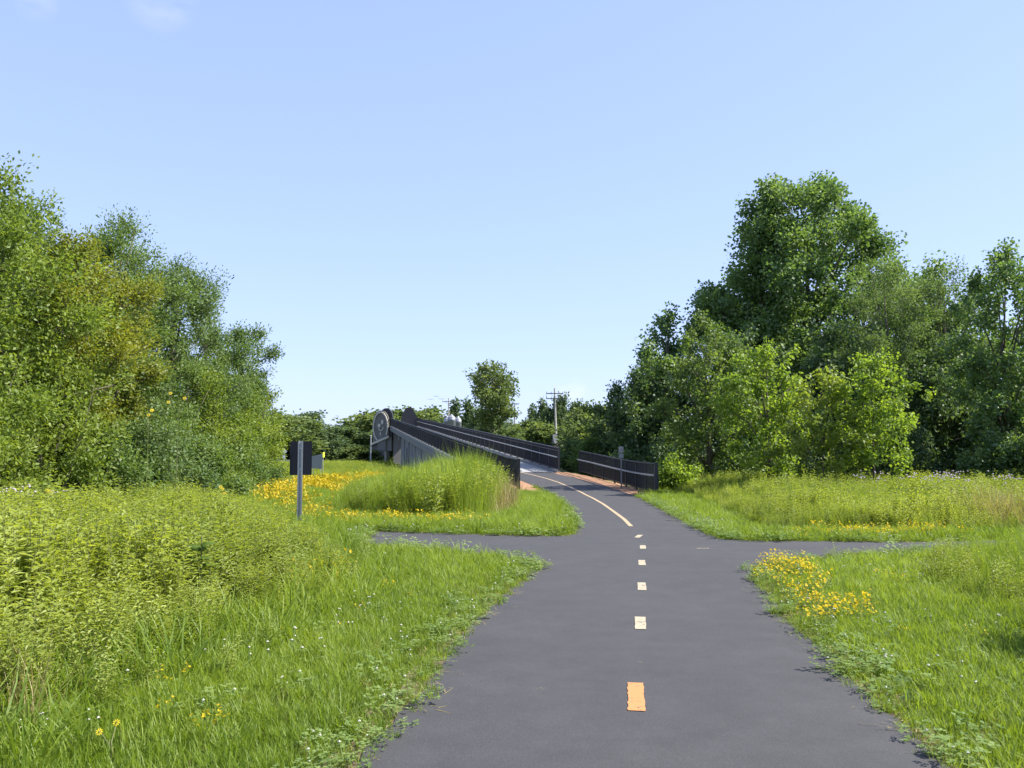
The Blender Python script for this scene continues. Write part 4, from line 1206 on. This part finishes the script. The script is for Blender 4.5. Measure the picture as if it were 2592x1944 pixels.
rg = np.random.default_rng(21)
V_short = [geo_mesh('short_grass', blades(24, .13, .10, .006, .55, rg), [GR['short']]) for k in range(5)]
V_lush = [geo_mesh('lush_grass', blades(26, .24, .13, .008, .7, rg), [GR['short']]) for k in range(4)]
V_tall = [geo_mesh('tall_grass', blades(26, 1.0, .27, .009, .24, rg, 4), [GR['tall']]) for k in range(5)]
V_forb = [geo_mesh('meadow_forb', cat_geo(leafy_stems(5, .88, .16, rg, 24, .135, .017), blades(7, .7, .15, .009, .5, rg)), [GR['forb'], GR['stalk']]) for k in range(6)]
V_forb_far = [geo_mesh('meadow_forb', cat_geo(leafy_stems(7, .95, .25, rg, 20, .16, .022), blades(8, .85, .22, .014, .4, rg)), [GR['forb'], GR['stalk']]) for k in range(4)]
def clover_geo(flowers):
    V, Q, T, Mi = [], [], [], []
    for k in range(26):
        a = rg.uniform(0, 2*PI); rr = .13 * rg.uniform(0, 1) ** .5
        c = np.array([rr*math.cos(a), rr*math.sin(a), rg.uniform(.03, .10)])
        for p in range(3):
            t0 = rg.uniform(0, .6) + p * 2.09; L = .022 * rg.uniform(.7, 1.3)
            ax = np.array([math.cos(t0), math.sin(t0), rg.uniform(-.1, .35)]); sd = np.array([-math.sin(t0), math.cos(t0), 0]) * L * .5
            i0 = len(V); V += [tuple(c), tuple(c + ax*L*.6 + sd), tuple(c + ax*L), tuple(c + ax*L*.6 - sd)]
            Q.append((i0, i0+1, i0+2, i0+3)); T.append(rg.uniform(0, 1)); Mi.append(0)
    g = (V, Q, T, Mi)
    if flowers: g = cat_geo(g, heads(flowers, .09, .16, .12, .011, rg, 1))
    return g
V_clover = [geo_mesh('clover', clover_geo(k % 2), [GR['clover'], GR['white']]) for k in range(4)]
V_white = [geo_mesh('white_clover', heads(3, .1, .18, .12, .010, rg, 1), [GR['clover'], GR['white']]) for k in range(3)]
V_yellow = [geo_mesh('yellow_flowers', cat_geo(leafy_stems(6, .2, .13, rg, 10, .035, .009), discs(14, .13, .25, .15, .017, rg, 2, 5)), [GR['clover'], GR['stalk'], GR['yellow']]) for k in range(4)]
V_field = [geo_mesh('yellow_flowers', cat_geo(blades(14, .3, .3, .012, .5, rg), discs(16, .2, .34, .34, .032, rg, 1, 5)), [GR['tall'], GR['field']]) for k in range(4)]
V_straw = [geo_mesh('straw', blades(24, .8, .16, .007, .45, rg, 4), [GR['straw']]) for k in range(3)]
V_lilac = [geo_mesh('lilac_flowers', cat_geo(leafy_stems(5, .9, .2, rg, 14, .1, .012), heads(9, .78, 1.02, .24, .028, rg, 2)), [GR['forb'], GR['stalk'], GR['lilac']]) for k in range(3)]

def litter_geo():
    V, Q, T, Mi = [], [], [], []
    for k in range(16):
        c = np.array([rg.normal(0, .09), rg.normal(0, .09), rg.uniform(.012, .03)]); a = rg.uniform(0, 6.28); L = rg.uniform(.02, .09)
        d = np.array([math.cos(a), math.sin(a), rg.normal(0, .15)]) * L; w = np.array([-math.sin(a), math.cos(a), .3]) * .003
        i0 = len(V); V += [tuple(c - w), tuple(c + d - w * .3), tuple(c + d + w * .3), tuple(c + w)]; Q.append((i0, i0+1, i0+2, i0+3)); T.append(rg.uniform(0, 1)); Mi.append(0)
    return V, Q, T, Mi
V_litter = [geo_mesh('litter', litter_geo(), [GR['straw']]) for k in range(3)]
def patchy(x, y, s=1.0, ph=0.0):
    return .5 + .5 * (np.sin(x*.9*s + 1.7*np.sin(y*.5*s + ph) + ph) * .5 + np.sin(y*.7*s - x*.4*s + 2*ph) * .35 + np.sin(x*2.3*s + y*1.9*s) * .15)

TALL_L = [(-3.9, 2.6), (-3.1, 5.4), (-2.75, 7.1), (-2.5, 9), (-2.15, 10.7), (-2.35, 12.6), (-3.1, 14.6), (-4.0, 16.8), (-4.8, 19.0), (-5.4, 21.5), (-7.0, 25), (-9.2, 29.5), (-10.6, 34), (-11.2, 45), (-12.8, 45), (-13, 20), (-7, 2.6)]
MID_R = [(4.6, 5.6), (4.9, 8.0), (5.2, 10.2), (5.6, 12.2), (6.4, 13.9), (8.4, 15.2), (15, 15.9), (15, 5)]
FAR_R = [(5.5, 19.6), (6.0, 24), (6.6, 30), (7.0, 36), (6.7, 38.5), (7.2, 43), (9, 50), (30, 50), (30, 19.4), (9.0, 19.0)]
MOUND = [(-4.9, 25.4), (-4.4, 24.0), (-3.7, 23.2), (-2.9, 22.9), (-2.0, 22.3), (-1.2, 22.7), (-0.65, 23.2), (-.45, 25.5), (-.32, 30), (-.35, 34), (-.6, 39), (-1.1, 44), (-2.2, 50), (-3.1, 56), (-6, 66), (-9, 66), (-8.2, 52), (-6.4, 38), (-5.6, 30)]
FIELD = [(-12, 40), (-11.0, 56), (-8.3, 57), (-6.5, 38), (-5.4, 27), (-4.3, 23.6), (-2.6, 21.6), (-2.8, 20.7), (-5.0, 21.2), (-5.9, 23.4), (-9.4, 30.5)]
SHORT = [(-7, 2.2), (-7, 20), (-8, 36), (-3, 42), (7.5, 42), (9, 22), (16, 20), (16, 2.2)]
NEAR_EDGE = left_edge + right_edge[::-1]

# mown grass beside the trail
n = area_count(SHORT, 190)
x, y = sample(SHORT, n, rg)
keep = rg.uniform(0, 1, len(x)) < np.clip(9.0 / y, .16, 1)
for P_ in (TALL_L, MOUND): keep &= ~inside(P_, x, y)
keep &= ~(inside(FAR_R, x, y))
x, y = x[keep], y[keep]
dE = np.minimum(seg_dist(left_edge, x, y), seg_dist(right_edge, x, y))
s = np.clip(y / 9.0, 1, 2.0) * rg.uniform(.7, 1.25, len(x)) * np.clip(.55 + dE * .8, .55, 1.15)
scatter('mown_grass', 'short bright green grass beside the trail', V_short, x, y, s, patchy(x, y, 1.3) * .75 + rg.uniform(-.05, .45, len(x)) + .03, rg, .18, 0, np.clip(9.0 / y, .55, 1))
# longer tufts in it
n = area_count(SHORT, 26); x, y = sample(SHORT, n, rg)
dE = np.minimum(seg_dist(left_edge, x, y), seg_dist(right_edge, x, y))
keep = (dE > .2) & (rg.uniform(0, 1, len(x)) < np.clip(11 / y, .3, 1) * (patchy(x, y, 1.7, 2) ** 1.5))
for P_ in (TALL_L, MOUND, FAR_R): keep &= ~inside(P_, x, y)
x, y = x[keep], y[keep]
scatter('lush_grass', 'longer loose grass tufts along the trail verge', V_lush, x, y, np.clip(y / 12, .85, 1.5) * rg.uniform(.6, 1.15, len(x)), patchy(x, y, 1.1, 4) * .7 + rg.uniform(0, .3, len(x)), rg, .2)
# clover creeping over the asphalt edge
ex_, ey_, gx_, gy_ = [], [], [], []
for E_, sg in ((left_edge, -1), (right_edge, 1)):
    p = np.array([q_ for q_ in E_ if 1 < q_[1] < 36 and abs(q_[0]) < 9])
    for a in p:
        m_ = patchy(a[:1] * 1.3, a[1:], 2.2, 3)[0]
        for k in range(int(1 + 5 * max(0, m_ - .3))):
            ex_.append(a[0] + sg * rg.uniform(-.07, .30) + rg.normal(0, .05)); ey_.append(a[1] + rg.normal(0, .12))
        for k in range(5):
            gx_.append(a[0] + sg * rg.uniform(-.06, .16) + rg.normal(0, .03)); gy_.append(a[1] + rg.normal(0, .12))
x, y = np.array(ex_), np.array(ey_)
scatter('edge_clover', 'pale clover and weeds creeping over the asphalt edge', V_clover, x, y, rg.uniform(.5, 1.2, len(x)) * np.clip(y / 10, 1, 1.6), .35 + rg.uniform(0, .65, len(x)), rg, .15, .015)
x, y = np.array(gx_), np.array(gy_)
scatter('edge_grass', 'grass blades leaning over the asphalt edge', V_short, x, y, rg.uniform(.35, 1.0, len(x)), rg.uniform(0, 1, len(x)), rg, .35, .015)
k = rg.uniform(0, 1, len(x)) < .5
scatter('edge_litter', 'dry brown grass litter along the asphalt edge', V_litter, x[k], y[k], rg.uniform(.5, 1.3, k.sum()), rg.uniform(0, .9, k.sum()), rg, .1, .012)
n = area_count(SHORT, 5); x, y = sample(SHORT, n, rg)
keep = (patchy(x, y, 1.5, 5) > .45) & (y < 20)
for P_ in (TALL_L, MOUND, FAR_R, MID_R): keep &= ~inside(P_, x, y)
x, y = x[keep], y[keep]
scatter('clover_patch', 'clover with white flower heads in the mown grass', V_clover + V_white, x, y, rg.uniform(.8, 1.4, len(x)), rg.uniform(.2, 1, len(x)), rg, .1, .02)

# left meadow of leafy stems
n = area_count(TALL_L, 36); x, y = sample(TALL_L, n, rg)
keep = rg.uniform(0, 1, len(x)) < np.clip(8.5 / y, .25, 1)
x, y = x[keep], y[keep]
dM = seg_dist(TALL_L[:15], x, y)
s = np.clip(1.06 - y / 80, .72, 1) * rg.uniform(.62, 1.22, len(x)) * np.clip(.5 + dM * .32, .5, 1.05) * (.82 + .36 * patchy(x, y, 1.6, 7))
near = y < 13
hue = np.clip(patchy(x, y, .9, 1) * .75 + rg.uniform(0, .55, len(x)) - .02, 0, 1)
scatter('meadow_plants', 'tall leafy yellow green meadow plants left of the trail', V_forb, x[near], y[near], s[near], hue[near], rg, .13)
far = ~near
scatter('meadow_plants', 'tall meadow plants farther back towards the left trees', V_forb_far, x[far], y[far], s[far], hue[far], rg, .13)
n = area_count(TALL_L, 13); x, y = sample(TALL_L, n, rg); k = patchy(x, y, 1.9, 4) > .38; x, y = x[k], y[k]
scatter('meadow_grass', 'thin grass stalks standing among the left meadow plants', V_tall, x, y, rg.uniform(.55, 1.0, len(x)) * np.clip(.45 + seg_dist(TALL_L[:15], x, y) * .25, .45, 1), rg.uniform(.3, 1, len(x)), rg, .15)
BLEND = [(-5.2, 3), (-3.9, 5.4), (-3.6, 9), (-3.2, 12), (-4.2, 15), (-5.6, 19), (-7, 23), (-5, 22), (-3.2, 17.5), (-2.2, 14.8), (-1.5, 12.5), (-1.4, 10.5), (-1.75, 8.6), (-2.0, 6.8), (-2.4, 4.8), (-3.2, 3)]
n = area_count(BLEND, 30); x, y = sample(BLEND, n, rg); dB = seg_dist(TALL_L[:12], x, y)
k = rg.uniform(0, 1, len(x)) < 1.1 - dB; x, y, dB = x[k], y[k], dB[k]
scatter('lush_grass', 'uneven longer grass where the mown verge meets the left meadow', V_lush, x, y, rg.uniform(.8, 2.1, len(x)) * (1.1 - .4 * dB), patchy(x, y, 1.2, 2) * .7 + rg.uniform(0, .4, len(x)), rg, .22)
n = area_count(BLEND, 7); x, y = sample(BLEND, n, rg); dB = seg_dist(TALL_L[:12], x, y)
k = rg.uniform(0, 1, len(x)) < .8 - dB; x, y = x[k], y[k]
scatter('verge_plants', 'young leafy weeds at the front of the left meadow', V_forb, x, y, rg.uniform(.2, .5, len(x)), rg.uniform(.2, .9, len(x)), rg, .2)
n = area_count(TALL_L, 1.6); x, y = sample(TALL_L, n, rg)
scatter('dry_stalks', 'scattered dry stalks standing in the left meadow', V_straw, x, y, rg.uniform(.55, 1.05, len(x)) * np.clip(.4 + seg_dist(TALL_L[:15], x, y) * .3, .4, 1), rg.uniform(0, .8, len(x)), rg, .2)
n = area_count(SHORT, 7); x, y = sample(SHORT, n, rg); k = (y < 16)
for P_ in (TALL_L, MOUND, FAR_R): k &= ~inside(P_, x, y)
x, y = x[k], y[k]
scatter('dry_grass', 'dead straw blades in the mown grass', V_straw, x, y, rg.uniform(.12, .24, len(x)), rg.uniform(0, .8, len(x)), rg, .3)
# right verge and meadow
n = area_count(MID_R, 34); x, y = sample(MID_R, n, rg)
dM = seg_dist(MID_R[:7], x, y)
s = rg.uniform(.5, .85, len(x)) * np.clip(.45 + dM * .4, .45, 1.0)
scatter('verge_grass', 'knee high loose grass on the right of the trail', V_tall, x, y, s, patchy(x, y, .9, 3) * .6 + rg.uniform(.0, .4, len(x)), rg, .25)
n = area_count(MID_R, 14); x, y = sample(MID_R, n, rg)
scatter('verge_plants', 'leafy weeds in the right verge', V_forb, x, y, rg.uniform(.3, .6, len(x)), rg.uniform(.2, .8, len(x)), rg, .2)
n = area_count(FAR_R, 16); x, y = sample(FAR_R, n, rg)
keep = rg.uniform(0, 1, len(x)) < np.clip(22 / y, .3, 1); x, y = x[keep], y[keep]
dM = seg_dist(FAR_R[:7] + FAR_R[-2:], x, y)
s = rg.uniform(.6, 1.0, len(x)) * np.clip(.5 + dM * .28, .5, 1.0)
scatter('meadow_plants', 'tall weeds and grass in front of the right wood', V_forb_far, x, y, s * (.7 + .5 * patchy(x, y, 1.3, 8)), patchy(x, y, .8, 3) * 1.1 - .25 + rg.uniform(0, .4, len(x)), rg, .13)
n = area_count(FAR_R, 9); x, y = sample(FAR_R, n, rg)
dM = seg_dist(FAR_R[:7] + FAR_R[-2:], x, y)
scatter('meadow_grass', 'tall grass in front of the right wood', V_tall, x, y, rg.uniform(.6, 1.0, len(x)) * np.clip(.5 + dM * .3, .5, 1), patchy(x, y, .5, 6) * .6 + rg.uniform(.1, .4, len(x)), rg, .14)
# island of tall grass in front of the ramp
n = area_count(MOUND, 52); x, y = sample(MOUND, n, rg, False)
keep = rg.uniform(0, 1, len(x)) < np.clip(28 / y, .3, 1) ** 1.5; x, y = x[keep], y[keep]
dM = seg_dist(MOUND[:14], x, y)
hs = np.interp(x, [-7, -5, -3.4, -2.0, -1, -.45, .3], [.75, .9, 1.2, 1.72, 1.75, 1.5, .8]) * np.clip(.55 + dM * .5, .55, 1.0)
hs = np.where(y > 43, hs * .4, hs) * (.72 + .42 * patchy(x, y, 2.6, 9))
scatter('tall_grass', 'tall bright grass island in front of the bridge ramp', V_tall, x, y, hs * rg.uniform(.62, 1.12, len(x)), patchy(x, y, .9, 2) * .55 + rg.uniform(.25, .6, len(x)), rg, .15)
n = area_count(MOUND, 7); x, y = sample(MOUND, n, rg, False)
keep = y < 40; x, y = x[keep], y[keep]
hs = np.interp(x, [-7, -5, -3.4, -2.0, -1, -.45, .3], [.6, .78, 1.15, 1.5, 1.55, 1.3, .7])
scatter('tall_weeds', 'leafy stems among the tall grass island', V_forb, x, y, hs * rg.uniform(.6, 1.12, len(x)), np.where(x < -2.6, rg.uniform(0, .5, len(x)), rg.uniform(.2, 1, len(x))), rg, .13)
BAND = [(-5.2, 20.0), (-3.2, 19.7), (-1.0, 19.0), (1.0, 18.55), (1.3, 19), (1.45, 22), (1.55, 27), (1.5, 33), (1.3, 36), (.35, 37), (.25, 30), (0, 25.5), (-.3, 22.7), (-2, 22.3), (-3.8, 22.8)]
n = area_count(BAND, 60); x, y = sample(BAND, n, rg)
scatter('lush_grass', 'lush low grass rim around the tall grass island', V_lush, x, y, rg.uniform(.8, 1.5, len(x)), .25 + patchy(x, y, 1) * .4 + rg.uniform(0, .35, len(x)), rg, .15)
STRIP_R = [(4.2, 18.0), (4.3, 21), (4.6, 26), (4.85, 31), (4.98, 35.6), (6.4, 38.3), (7.2, 36), (6.7, 30), (6.1, 24), (5.6, 19.8), (9, 19.2), (18, 19.6), (18, 18.4), (9, 17.5), (6, 17.4)]
n = area_count(STRIP_R, 45); x, y = sample(STRIP_R, n, rg)
scatter('lush_grass', 'low grass strip between trail and right meadow', V_lush, x, y, rg.uniform(.5, 1.0, len(x)), patchy(x, y, 1) * .5 + rg.uniform(0, .4, len(x)), rg, .15)
# open field far behind
FARF = [(-13.5, 45), (-40, 70), (-75, 141), (-19, 141), (-16, 120), (-12, 90), (-7, 62), (-8.3, 57), (-11, 56)]
n = area_count(FARF, 2.6); x, y = sample(FARF, n, rg)
keep = rg.uniform(0, 1, len(x)) < np.clip(70 / y, .3, 1); x, y = x[keep], y[keep]
scatter('field_grass', 'open grass field behind the yellow flowers', V_forb_far, x, y, rg.uniform(.45, .9, len(x)) * np.clip(y / 70, 1, 1.6), patchy(x, y, .15) * .6 + rg.uniform(0, .4, len(x)), rg, .15, 0, .6)
FARB = [(7, 50), (6, 62), (2, 80), (-10, 140), (30, 140), (40, 60), (30, 50)]
n = area_count(FARB, 1.6); x, y = sample(FARB, n, rg)
scatter('field_grass', 'rough grass behind the right fence and railing', V_forb_far, x, y, rg.uniform(.7, 1.2, len(x)), rg.uniform(.1, .7, len(x)), rg, .15)

# yellow flowers
n = area_count(FIELD, 5.5); x, y = sample(FIELD, n, rg)
band = np.sin((x + .36 * y) * 2.4 + .6 * np.sin(y * .5)) + .5 * np.sin(y * .9 + x)
keep = (band > -.35) & (rg.uniform(0, 1, len(x)) < np.clip(30 / y, .4, 1)); x, y = x[keep], y[keep]
scatter('yellow_flowers', 'broad yellow flower field behind the black sign', V_field, x, y, rg.uniform(.8, 1.3, len(x)) * np.clip(y / 30, .8, 1.4), rg.uniform(.2, .9, len(x)), rg, .1)
n = area_count(FIELD, 20); x, y = sample(FIELD, n, rg)
scatter('field_grass', 'olive grass between the yellow flowers', V_lush, x, y, rg.uniform(.8, 1.6, len(x)), rg.uniform(.4, 1, len(x)), rg, .15)
FL_R = [(3.45, 12.95), (3.28, 11.9), (3.05, 10.4), (2.88, 9.3), (2.85, 8.7), (3.3, 8.6), (3.7, 9.3), (3.75, 10.4), (4.0, 11.6), (4.3, 13.3), (3.9, 13.5)]
n = area_count(FL_R, 26); x, y = sample(FL_R, n, rg)
keep = rg.uniform(0, 1, len(x)) < .35 + patchy(x * 2, y * 2, 1.2, 1); x, y = x[keep], y[keep]
scatter('yellow_flowers', 'yellow flower patch spilling over the right asphalt edge', V_yellow, x, y, rg.uniform(.7, 1.15, len(x)), rg.uniform(.2, .9, len(x)), rg, .15)
FL_S = [(5.2, 17.5), (9, 17.7), (9, 18.9), (7, 18.9), (5.6, 18.4)]
n = area_count(FL_S, 15); x, y = sample(FL_S, n, rg)
keep = rg.uniform(0, 1, len(x)) < np.interp(x, [5, 7, 9], [.3, .7, 1]); x, y = x[keep], y[keep]
scatter('yellow_flowers', 'row of yellow flowers along the far side of the right branch', V_yellow, x, y, rg.uniform(.8, 1.3, len(x)), rg.uniform(.2, .9, len(x)), rg, .15)
FL_L = [(-3.4, 10.2), (-2.2, 10.6), (-2.3, 12.6), (-3.0, 13.4), (-3.9, 12.4)]
n = area_count(FL_L, 8); x, y = sample(FL_L, n, rg)
scatter('yellow_flowers', 'yellowish flowering clump at the front of the left meadow', V_yellow, x, y, rg.uniform(1.0, 1.5, len(x)), rg.uniform(.3, 1, len(x)), rg, .15)
FL_B = [(-4.6, 20.9), (-1.0, 20.2), (-.5, 21.6), (-2.2, 22.4), (-3.4, 22.6)]
n = area_count(FL_B, 10); x, y = sample(FL_B, n, rg)
scatter('yellow_flowers', 'yellow flowers along the foot of the tall grass island', V_yellow, x, y, rg.uniform(.9, 1.5, len(x)), rg.uniform(.2, .9, len(x)), rg, .15)
sx = np.concatenate([rg.uniform(-2.6, -.9, 12), rg.uniform(3, 5, 8)]); sy = np.concatenate([rg.uniform(4.6, 11, 12), rg.uniform(5.5, 12, 8)])
scatter('yellow_flowers', 'single yellow flowers dotted through the mown grass', V_yellow, sx, sy, rg.uniform(.4, .8, 20), rg.uniform(.2, .9, 20), rg, .15)
n = 900; x, y = sample(PATH_POLY, n, rg, False); keep = (y > 2) & (y < 22); x, y = x[keep], y[keep]
keep = rg.uniform(0, 1, len(x)) < np.exp(-np.minimum(seg_dist(left_edge, x, y), seg_dist(right_edge, x, y)) / .3) + .05; x, y = x[keep], y[keep]
scatter('trail_litter', 'tiny bits of dry grass lying on the asphalt', V_litter[:1], x, y, rg.uniform(.15, .4, len(x)), rg.uniform(0, 1, len(x)), rg, .05, .035)
# lilac and straw
x = np.concatenate([rg.uniform(11.5, 15.5, 26), rg.uniform(-10.8, -9.2, 12)]); y = np.concatenate([rg.uniform(25, 31, 26), rg.uniform(16.2, 19.5, 12)])
scatter('lilac_flowers', 'pale lilac flower heads above the meadow', V_lilac, x, y, rg.uniform(.9, 1.2, len(x)), rg.uniform(.2, .8, len(x)), rg, .1)
x = np.concatenate([rg.uniform(10.2, 13, 60), rg.uniform(-3.6, -2.9, 16), rg.uniform(-.8, .2, 40)]); y = np.concatenate([rg.uniform(19.3, 22.5, 60), rg.uniform(4.7, 5.7, 16), rg.uniform(23.4, 32, 40)])
scatter('dry_grass', 'dry straw coloured grass tufts', V_straw, x, y, np.where(y < 10, rg.uniform(.5, .8, len(x)), rg.uniform(.8, 1.5, len(x))), rg.uniform(.2, .9, len(x)), rg, .15)

# tall single flowers ------------------------------------------------------
def tall_flower(x, y, h, nh, label, k_=1.0):
    rng = np.random.default_rng(int(abs(x) * 97 + y))
    t = empty('tall_yellow_flower', (x, y, float(terrain(x, y)))); tag(t, label, 'flower', 'tall yellow flowers above the meadow')
    b = MB(); b.tube([(0, 0, 0), (.03, 0, h * .5), (.02, 0, h)], [.009, .007, .004], 5)
    for k in range(nh):
        e = (rng.normal(0, .1), rng.normal(0, .05), h + rng.uniform(-.18, .08)); b.tube([(.02, 0, h * .8), e], [.004, .003], 4)
        hb = MB()
        c = np.array(e); tl = rng.normal(0, .5, 2)
        for p in range(9):
            t0 = 2 * PI * p / 9; w = .24
            def pt(a, r_): return tuple(c + k_ * np.array([math.cos(a) * r_, -.02 + math.sin(a) * r_ * .45, math.sin(a) * r_ * .85]))
            hb.add([pt(t0, .012), pt(t0 - w, .05), pt(t0, .075), pt(t0 + w, .05)], [(0, 1, 2, 3)])
        m_ = hb.build('bloom', GR['bloom'], t)
        cb = MB(); cb.tube([tuple(c + np.array([0, -.035 * k_, 0])), tuple(c + np.array([0, .0, 0]))], [.010 * k_, .013 * k_], 6); cb.build('flower_centre', M['dirt'], m_)
    b.build('stem', GR['stalk'], t)
    lb = MB()
    for k in range(8):
        z = h * (.15 + .09 * k); a = k * 2.4
        p = np.array([.02, 0, z]); ax = np.array([math.cos(a), math.sin(a), .5]); sd = np.array([-math.sin(a), math.cos(a), 0]) * .02 * min(1, h)
        L = (.2 - .012 * k) * min(1, h)
        lb.add([tuple(p), tuple(p + ax * L * .5 + sd), tuple(p + ax * L), tuple(p + ax * L * .5 - sd)], [(0, 1, 2, 3)])
    lb.build('leaves', G['bright'], t)
tall_flower(-9.0, 21.9, 2.75, 3, 'tall stem with yellow flowers before the dark left trees, lower of the high pair', .7)
tall_flower(-8.35, 22.1, 3.15, 3, 'highest yellow flower stem before the left trees', .7)
tall_flower(-9.3, 18.0, .95, 3, 'yellow flowers just above the meadow near the left edge', .7)
tall_flower(-7.1, 22.0, .9, 4, 'yellow flowers above the meadow left of the black sign', .7)
tall_flower(-2.22, 5.0, .15, 2, 'short yellow flowers at the bottom edge of the view', .3)
# broad leaved burdock
t = empty('burdock', (-3.35, 9.6, float(terrain(-3.35, 9.6)))); tag(t, 'broad leaved dark green weed standing out of the left meadow', 'plant')
b = MB(); b.tube([(0, 0, 0), (.03, 0, .5), (.02, .02, .84)], [.016, .012, .006], 6); b.build('stem', GR['stalk'], t)
for k in range(9):
    a = k * 2.4 + random.uniform(-.5, .5); z = .36 + .05 * k + random.uniform(-.03, .03); L = (.23 - .011 * k) * random.uniform(.7, 1.25); el = random.uniform(.1, .7)
    b = MB(); P, F = [], []
    ax = Vector((math.cos(a) * math.cos(el), math.sin(a) * math.cos(el), math.sin(el))); sd = Vector((-math.sin(a), math.cos(a), 0)); nn = ax.cross(sd)
    prof = ((0, .012), (.2, .07), (.45, .095), (.75, .06), (1, .004))
    for f, w in prof:
        c = Vector((.02, 0, z)) + ax * (L * f) - Vector((0, 0, .25 * L * f * f))
        P += [c - sd * w + nn * -.02, c, c + sd * w + nn * -.02]
    for q_ in range(4):
        F += [(q_*3, q_*3+1, q_*3+4, q_*3+3), (q_*3+1, q_*3+2, q_*3+5, q_*3+4)]
    b.add(P, F); b.build('leaf', G['bright'], t, True)
